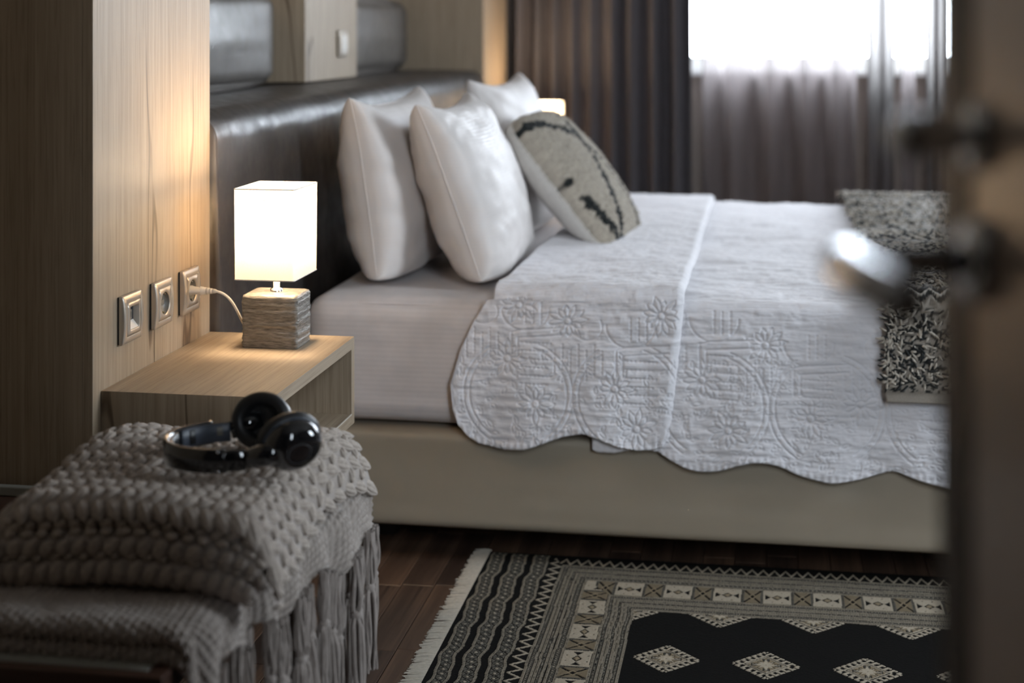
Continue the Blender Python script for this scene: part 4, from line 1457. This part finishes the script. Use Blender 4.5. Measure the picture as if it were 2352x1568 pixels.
nu, nv = 300, 330
vq = np.linspace(0, 1, nv)
prof_x0 = .05
grid = np.zeros((nu, nv, 3)); arc = np.zeros((nu, nv)); vv = np.zeros((nu, nv))
for jv, q in enumerate(vq):
    y, xe = lower_surface(0, q)
    rad = .030
    top = .463 + .010 * q
    near = 1 - sstep(0, .10, q)          # front edge droops onto the bench
    drop = .045 + .012 * sin(q * 37) + .010 * near
    pts = []
    L1 = np.linspace(prof_x0, xe - rad, 150)
    pts += [(x_, top) for x_ in L1]
    pts += [(xe - rad + rad * sin(t), top - rad + rad * cos(t)) for t in np.linspace(0, pi / 2, 40)[1:]]
    pts += [(xe + .006 * s_ * sin(q * 60), top - rad - drop * s_) for s_ in np.linspace(0, 1, 60)[1:]]
    pts = np.array(pts)
    s_ = np.concatenate([[0], np.cumsum(np.linalg.norm(np.diff(pts, axis=0), axis=1))])
    k = np.linspace(0, s_[-1], nu)
    grid[:, jv, 0] = np.interp(k, s_, pts[:, 0]); grid[:, jv, 2] = np.interp(k, s_, pts[:, 1]); grid[:, jv, 1] = y
    arc[:, jv] = k; vv[:, jv] = y
# roll the near edge down in an S (two folded layers) over the last centimetres
ext = 90
th = np.linspace(0, 1, ext)[1:]
front = np.zeros((nu, ext - 1, 3))
r_f = .0235
for i, t in enumerate(th[::-1]):
    # t from 1 (lowest) to 0 (top)
    a_ = t * 2 * pi
    if t < .5: yy = -r_f * .8 * sin(t * 2 * pi); zz = -r_f * (1 - cos(t * 2 * pi)) / 1
    else: yy = -r_f * .8 * sin((t - .5) * 2 * pi); zz = -r_f * 2 * .5 - r_f * .5 * 2 * 0 - r_f * (1 - cos((t - .5) * 2 * pi))
    if t < .5: zz = -r_f * (1 - cos(t * 2 * pi)) * .5
    else: zz = -r_f - r_f * (1 - cos((t - .5) * 2 * pi)) * .5
    front[:, i] = grid[:, 0] + np.array([0, yy - .0005, zz])
# the hanging end (past the bench edge) droops lower at the corner
full = np.concatenate([front, grid], 1)
dx = np.gradient(full, axis=0); dy = np.gradient(full, axis=1)
Nn = np.cross(dx, dy); Nn /= np.linalg.norm(Nn, axis=-1, keepdims=True) + 1e-12
su = np.cumsum(np.concatenate([np.zeros((1, full.shape[1])), np.linalg.norm(np.diff(full, axis=0), axis=-1)], 0), 0)
sv = np.cumsum(np.concatenate([np.zeros((full.shape[0], 1)), np.linalg.norm(np.diff(full, axis=1), axis=-1)], 1), 1)
cell = .0100
row = np.floor(su / cell)
bumpy = np.abs(np.sin(pi * su / cell)) * np.abs(np.sin(pi * (sv / cell + .5 * (row % 2))))
hh = .0048 * bumpy ** .7 + .004 * fbm(su * 25, sv * 25, 3, 3)
full = full + Nn * hh[..., None]
mesh('knit_panel', full.reshape(-1, 3), gridF(full.shape[0], full.shape[1], flip=False), M['fine_yarn'], lower)
# second layer under it
softbox('under_layer', (.06, -1.12, .4225), (.372, -.60, .446), .011, M['fine_yarn'], lower, cuts=20, wob=.004)
# tassels along the hem
hem_pts = full[-1, ext - 1:]
rs = np.random.default_rng(12)


def tassel(p, L_, seed):
    r_ = np.random.default_rng(seed)
    m = MB()
    n = 26
    t = np.linspace(0, 1, n)
    sway = r_.normal(0, .006)
    lean_y = r_.normal(0, .004)
    kn = .30 + .12 * r_.random()
    for k in range(15):
        a = 2 * pi * k / 15 + r_.random()
        ph = r_.random() * 6
        spread = .0088 * (1 - .72 * np.exp(-((t - kn) / .035) ** 2)) * (.75 + .6 * t)
        ang = a + .9 * t + .3 * np.sin(t * 9 + ph)
        x_ = p[0] + .004 + spread * (.55 + .45 * ((k * 7) % 5) / 4) * np.cos(ang) + sway * t ** 1.5 + .0008 * np.sin(t * 15 + ph)
        y_ = p[1] + spread * np.sin(ang) * 1.15 + lean_y * t + .0010 * np.sin(t * 13 + ph)
        z_ = p[2] + .004 - L_ * (.94 + .08 * r_.random()) * t
        m.tube(np.column_stack([x_, y_, z_]), .0025 * (1 - .2 * t), 5, False)
    knot = p + np.array([.004 + sway * kn ** 1.5, lean_y * kn, .004 - L_ * kn])
    V, F = lathe([(0, -.009), (.006, -.006), (.0085, 0), (.006, .006), (0, .009)], knot, (0, 0, 1), 10)
    m.add(V, F)
    return m.build('tassel', M['tassel'], lower, smooth=True)


ntas = 23
for k in range(ntas):
    j = int(round(k * (len(hem_pts) - 1) / (ntas - 1)))
    tassel(hem_pts[j], .215 + rs.normal(0, .008), 100 + k)

# ---- chunky throw folded on top
chunky = thing('chunky_throw', 'chunky braided grey beige throw folded in a pile under the headphones', 'throw', (.30, -.84, .47))
SG = (18, 12)


def stitch_template():
    nl, nc = SG
    t = np.linspace(0, 1, nl)
    V = []
    for ti in t:
        wprof = max(1e-3, sin(pi * min(max(ti, .001), .999)) ** .85)
        for c in range(nc * 3):
            a = 2 * pi * c / (nc * 3)
            ridge = 1 + .13 * cos(a * 8 + ti * 3)
            V.append(((ti - .5), .5 * wprof * cos(a) * ridge, .5 * wprof * sin(a) * ridge))
    return np.array(V), gridF(nl, nc * 3, wrap=True)


ST_V, ST_F = stitch_template()


def stitches(name, surf, nu_, nv_, Lm, Wm, Tm, parent, base_mat, mat, seed, dens=1.0):
    """surf(u,v) arrays -> points, u along x (0..1), v along the profile (0..1)."""
    rs = np.random.default_rng(seed)
    uu, vv_ = np.meshgrid(np.linspace(0, 1, 90), np.linspace(0, 1, 120), indexing='ij')
    P = surf(uu, vv_)
    dU = np.gradient(P, axis=0); dV = np.gradient(P, axis=1)
    N = np.cross(dU, dV); N /= np.linalg.norm(N, axis=-1, keepdims=True) + 1e-12
    sgn = np.sign(N[45, 10, 2]); N *= sgn
    low = P + N * .0012
    mesh(name + '_ground', low.reshape(-1, 3), gridF(90, 120, flip=sgn > 0), base_mat, parent)
    sites_u, sites_v, alt = [], [], []
    for j in range(nv_):
        for i in range(nu_ + 1):
            u = (i + (.5 if j % 2 else 0)) / nu_
            if u > 1.0: continue
            sites_u.append(u); sites_v.append((j + .5) / nv_); alt.append(1 if j % 2 else -1)
    U = np.array(sites_u); Vv = np.array(sites_v); alt = np.array(alt)
    e = 2e-3

    def S(u, v): return surf(np.clip(u, 0, 1), np.clip(v, 0, 1))
    p = S(U, Vv)
    tu = S(U + e, Vv) - S(U - e, Vv); tv = S(U, Vv + e) - S(U, Vv - e)
    tu /= np.linalg.norm(tu, axis=1)[:, None] + 1e-12; tv /= np.linalg.norm(tv, axis=1)[:, None] + 1e-12
    n = np.cross(tu, tv) * sgn; n /= np.linalg.norm(n, axis=1)[:, None] + 1e-12
    ang = radians(58) * alt + rs.normal(0, .14, len(U))
    d1 = tu * np.cos(ang)[:, None] + tv * np.sin(ang)[:, None]
    d2 = np.cross(n, d1)
    # tilt: one end dives under the next stitch
    tilt = .30
    d1t = d1 * cos(tilt) + n * sin(tilt); nt = n * cos(tilt) - d1 * sin(tilt)
    Ls = Lm * (1 + rs.normal(0, .07, len(U))); Ws = Wm * (1 + rs.normal(0, .08, len(U)))
    Vall = (p[:, None] + ST_V[None, :, 0, None] * (Ls[:, None, None] * d1t[:, None]) + ST_V[None, :, 1, None] * (Ws[:, None, None] * d2[:, None])
            + ST_V[None, :, 2, None] * (Tm * nt[:, None]))
    nvx = len(ST_V)
    F = (ST_F[None] + (np.arange(len(U)) * nvx)[:, None, None]).reshape(-1, 4)
    return mesh(name, Vall.reshape(-1, 3), F, mat, parent)


def layer_surf(x0, x1, y0, y1, zt, r, zl=None, right_drop=.0, tuck=.03):
    """Folded layer: far end -> top -> round near edge -> under. x ends round off."""
    Ltop = y1 - y0 - r; Larc = pi * r; tot = Ltop + Larc + tuck

    def f(u, v):
        u = np.asarray(u, float); v = np.asarray(v, float)
        s = v * tot
        y = np.where(s < Ltop, y1 - s, 0); z = np.where(s < Ltop, zt, 0)
        a = np.clip((s - Ltop) / r, 0, pi)
        y = np.where(s < Ltop, y, y0 + r - r * np.sin(a)); z = np.where(s < Ltop, z, zt - r + r * np.cos(a))
        y = np.where(s > Ltop + Larc, y0 + r + (s - Ltop - Larc), y)
        # across: flat with rounded right shoulder
        W_ = x1 - x0
        x = x0 + W_ * u
        k = np.clip((u - .80) / .20, 0, 1)
        x = x - .02 * k ** 2
        z = z - right_drop * k ** 2.0
        kl = np.clip((.10 - u) / .10, 0, 1)
        z = z - .020 * kl ** 2
        z = z + .006 * np.sin(x * 17 + y * 9) + .004 * np.sin(y * 23)
        x = x + .010 * np.sin(y * 11 + 1)
        far = np.clip((y - (y1 - .10)) / .10, 0, 1)
        z = z - .020 * far ** 2
        return np.stack([x, y, z], -1)
    return f


stitches('top_layer', layer_surf(.100, .488, -1.045, -.585, .563, .020, right_drop=.078, tuck=.012), 19, 24, .037, .0180, .0135, chunky, M['fine_yarn'], M['yarn'], 1)
stitches('middle_layer', layer_surf(.085, .470, -1.060, -.70, .527, .015, right_drop=.020, tuck=.010), 18, 18, .036, .0170, .013, chunky, M['fine_yarn'], M['yarn'], 2)
stitches('bottom_layer', layer_surf(.085, .455, -1.068, -.70, .499, .0145, right_drop=.008, tuck=.010), 18, 18, .035, .0165, .012, chunky, M['fine_yarn'], M['yarn'], 3)

# ------------------------------------------------------------------ headphones
hpz = .578
hp = thing('headphones', 'glossy black over-ear headphones lying on the chunky throw', 'headphones', (.347, -.84, hpz))
hc = np.array([.352, -.845, hpz]); ha = radians(27)
ex = np.array([cos(ha), sin(ha), .0]); ey = np.array([-sin(ha), cos(ha), .0]); ez = np.array([0, 0, 1.0])
ez = ez + ex * -.05; ez /= np.linalg.norm(ez)


def hpt(a, b, c): return hc + ex * a + ey * b + ez * c


def band_strip(name, t0, t1, n, w_fn, thick, mat, parent, off=0.0, zc=None):
    """curved strip standing on edge along the headband arc."""
    rows = []
    for t in np.linspace(t0, t1, n):
        # arc: near cup (t=0) round the left end to the far cup (t=1)
        ang = -100 + 200 * 0
        A = radians(-82 - 196 * t)
        rx, ry = .088 + off, .078 + off
        cx = -.005
        p = (cx + rx * cos(A) * 1.0, ry * sin(A))
        nx_, ny_ = cos(A), sin(A)
        z0_, z1_ = w_fn(t)
        o = thick / 2
        rows.append([hpt(p[0] + nx_ * o, p[1] + ny_ * o, z0_ + .0015), hpt(p[0] + nx_ * o * 1.15, p[1] + ny_ * o * 1.15, (z0_ + z1_) / 2), hpt(p[0] + nx_ * o, p[1] + ny_ * o, z1_ - .0015), hpt(p[0], p[1], z1_),
                     hpt(p[0] - nx_ * o, p[1] - ny_ * o, z1_ - .0015), hpt(p[0] - nx_ * o, p[1] - ny_ * o, z0_ + .0015), hpt(p[0], p[1], z0_)])
    V = np.array(rows).reshape(-1, 3)
    F = gridF(n, 7, wrap=True).tolist() + [list(range(7))[::-1], [(n - 1) * 7 + k for k in range(7)]]
    return mesh(name, V, F, mat, parent)


band_strip('headband', .10, .90, 60, lambda t: (.000, .033), .0085, M['black_gloss'], hp)
band_strip('headband_pad', .34, .66, 30, lambda t: (.003, .030), .006, M['black_soft'], hp, off=-.0065)
sl = band_strip('slider_arm', .70, .985, 24, lambda t: (.003, .030), .0055, M['grey_band'], hp, off=-.0060)
band_strip('slider_gap', .755, .79, 6, lambda t: (.006, .028), .0066, M['black_soft'], sl, off=-.0068)
band_strip('slider_label', .915, .945, 6, lambda t: (.012, .026), .0060, M['socket_cup'], sl, off=-.0066)
band_strip('slider_arm', .015, .30, 24, lambda t: (.002, .031), .0055, M['black_gloss'], hp, off=.0)
for tt in (.13,):
    for zz in (.004, .030):
        A = radians(-82 - 196 * tt)
        q = hpt(-.005 + .0935 * cos(A), .0835 * sin(A), zz)
        V, F = lathe([(0, -.002), (.0016, -.0012), (.002, 0), (.0016, .0012), (0, .002)], q, ex, 10)
        mesh('hinge_pin', V, F, M['chrome'], hp)


def cup(nm, c, axis, tiltz, rx, mat_in):
    """ear cup: shell outside, cushion ring inside; axis points inward (to the ear)."""
    ax = np.array(axis, float); ax /= np.linalg.norm(ax)
    up = ez - ax * np.dot(ez, ax); up /= np.linalg.norm(up); sd = np.cross(up, ax)

    def loop(r, h, n=48):
        t = np.linspace(0, 2 * pi, n, endpoint=False)
        return c + ax * h * 1.1 + np.outer(r * 1.22 * np.cos(t), sd) + np.outer(r * 1.08 * np.sin(t), up)
    prof = [(.0005, -.026), (.008, -.0258), (.016, -.0245), (.023, -.0215), (.029, -.016), (.0325, -.009), (.0335, -.003), (.0325, .001)]
    sh = mesh('ear_cup', np.concatenate([loop(r, h) for r, h in prof]), gridF(len(prof), 48, wrap=True), M['black_gloss'], hp)
    pr = [(.0325, .001), (.0360, .0035), (.0375, .008), (.0368, .013), (.0335, .0165), (.0290, .0172), (.0245, .0150), (.0215, .0100), (.0205, .004), (.0195, .0015), (.0005, .0012)]
    mesh('ear_cushion', np.concatenate([loop(r, h) for r, h in pr]), gridF(len(pr), 48, wrap=True), M['black_soft'], hp)
    V, F = tube(np.vstack([loop(.0335, .001), loop(.0335, .001)[:2]]), .0012, 6, False)
    mesh('cup_rim', V, F, M['grey_band'], sh)
    V = np.concatenate([loop(.0125, -.0258), loop(.0132, -.0262), loop(.0138, -.0256)])
    mesh('cup_disc_ring', V, gridF(3, 48, wrap=True), M['dark_gap'], sh)
    # yoke joining cup to the band
    return sh


cn = hpt(.066, -.070, .031); cf = hpt(.050, .062, .031)
cup('near', cn, ey * .93 + ez * .28 - ex * .20, 0, .034, None)
cup('far', cf, -ey * .80 + ez * .22 - ex * .55, 0, .034, None)
for (c, b, t) in ((cn, -1, .012), (cf, 1, .985)):
    A = radians(-82 - 196 * t)
    p0 = hpt(-.005 + .088 * cos(A), .078 * sin(A), .0165)
    e = c + ey * b * .012
    P = [p0, p0 * .6 + e * .4 + ey * b * .004, e]
    V, F = tube(np.array(P), [.0125, .0155, .016], 16)
    V2 = V.copy()
    mesh('yoke', V2, F, M['black_gloss'], hp)
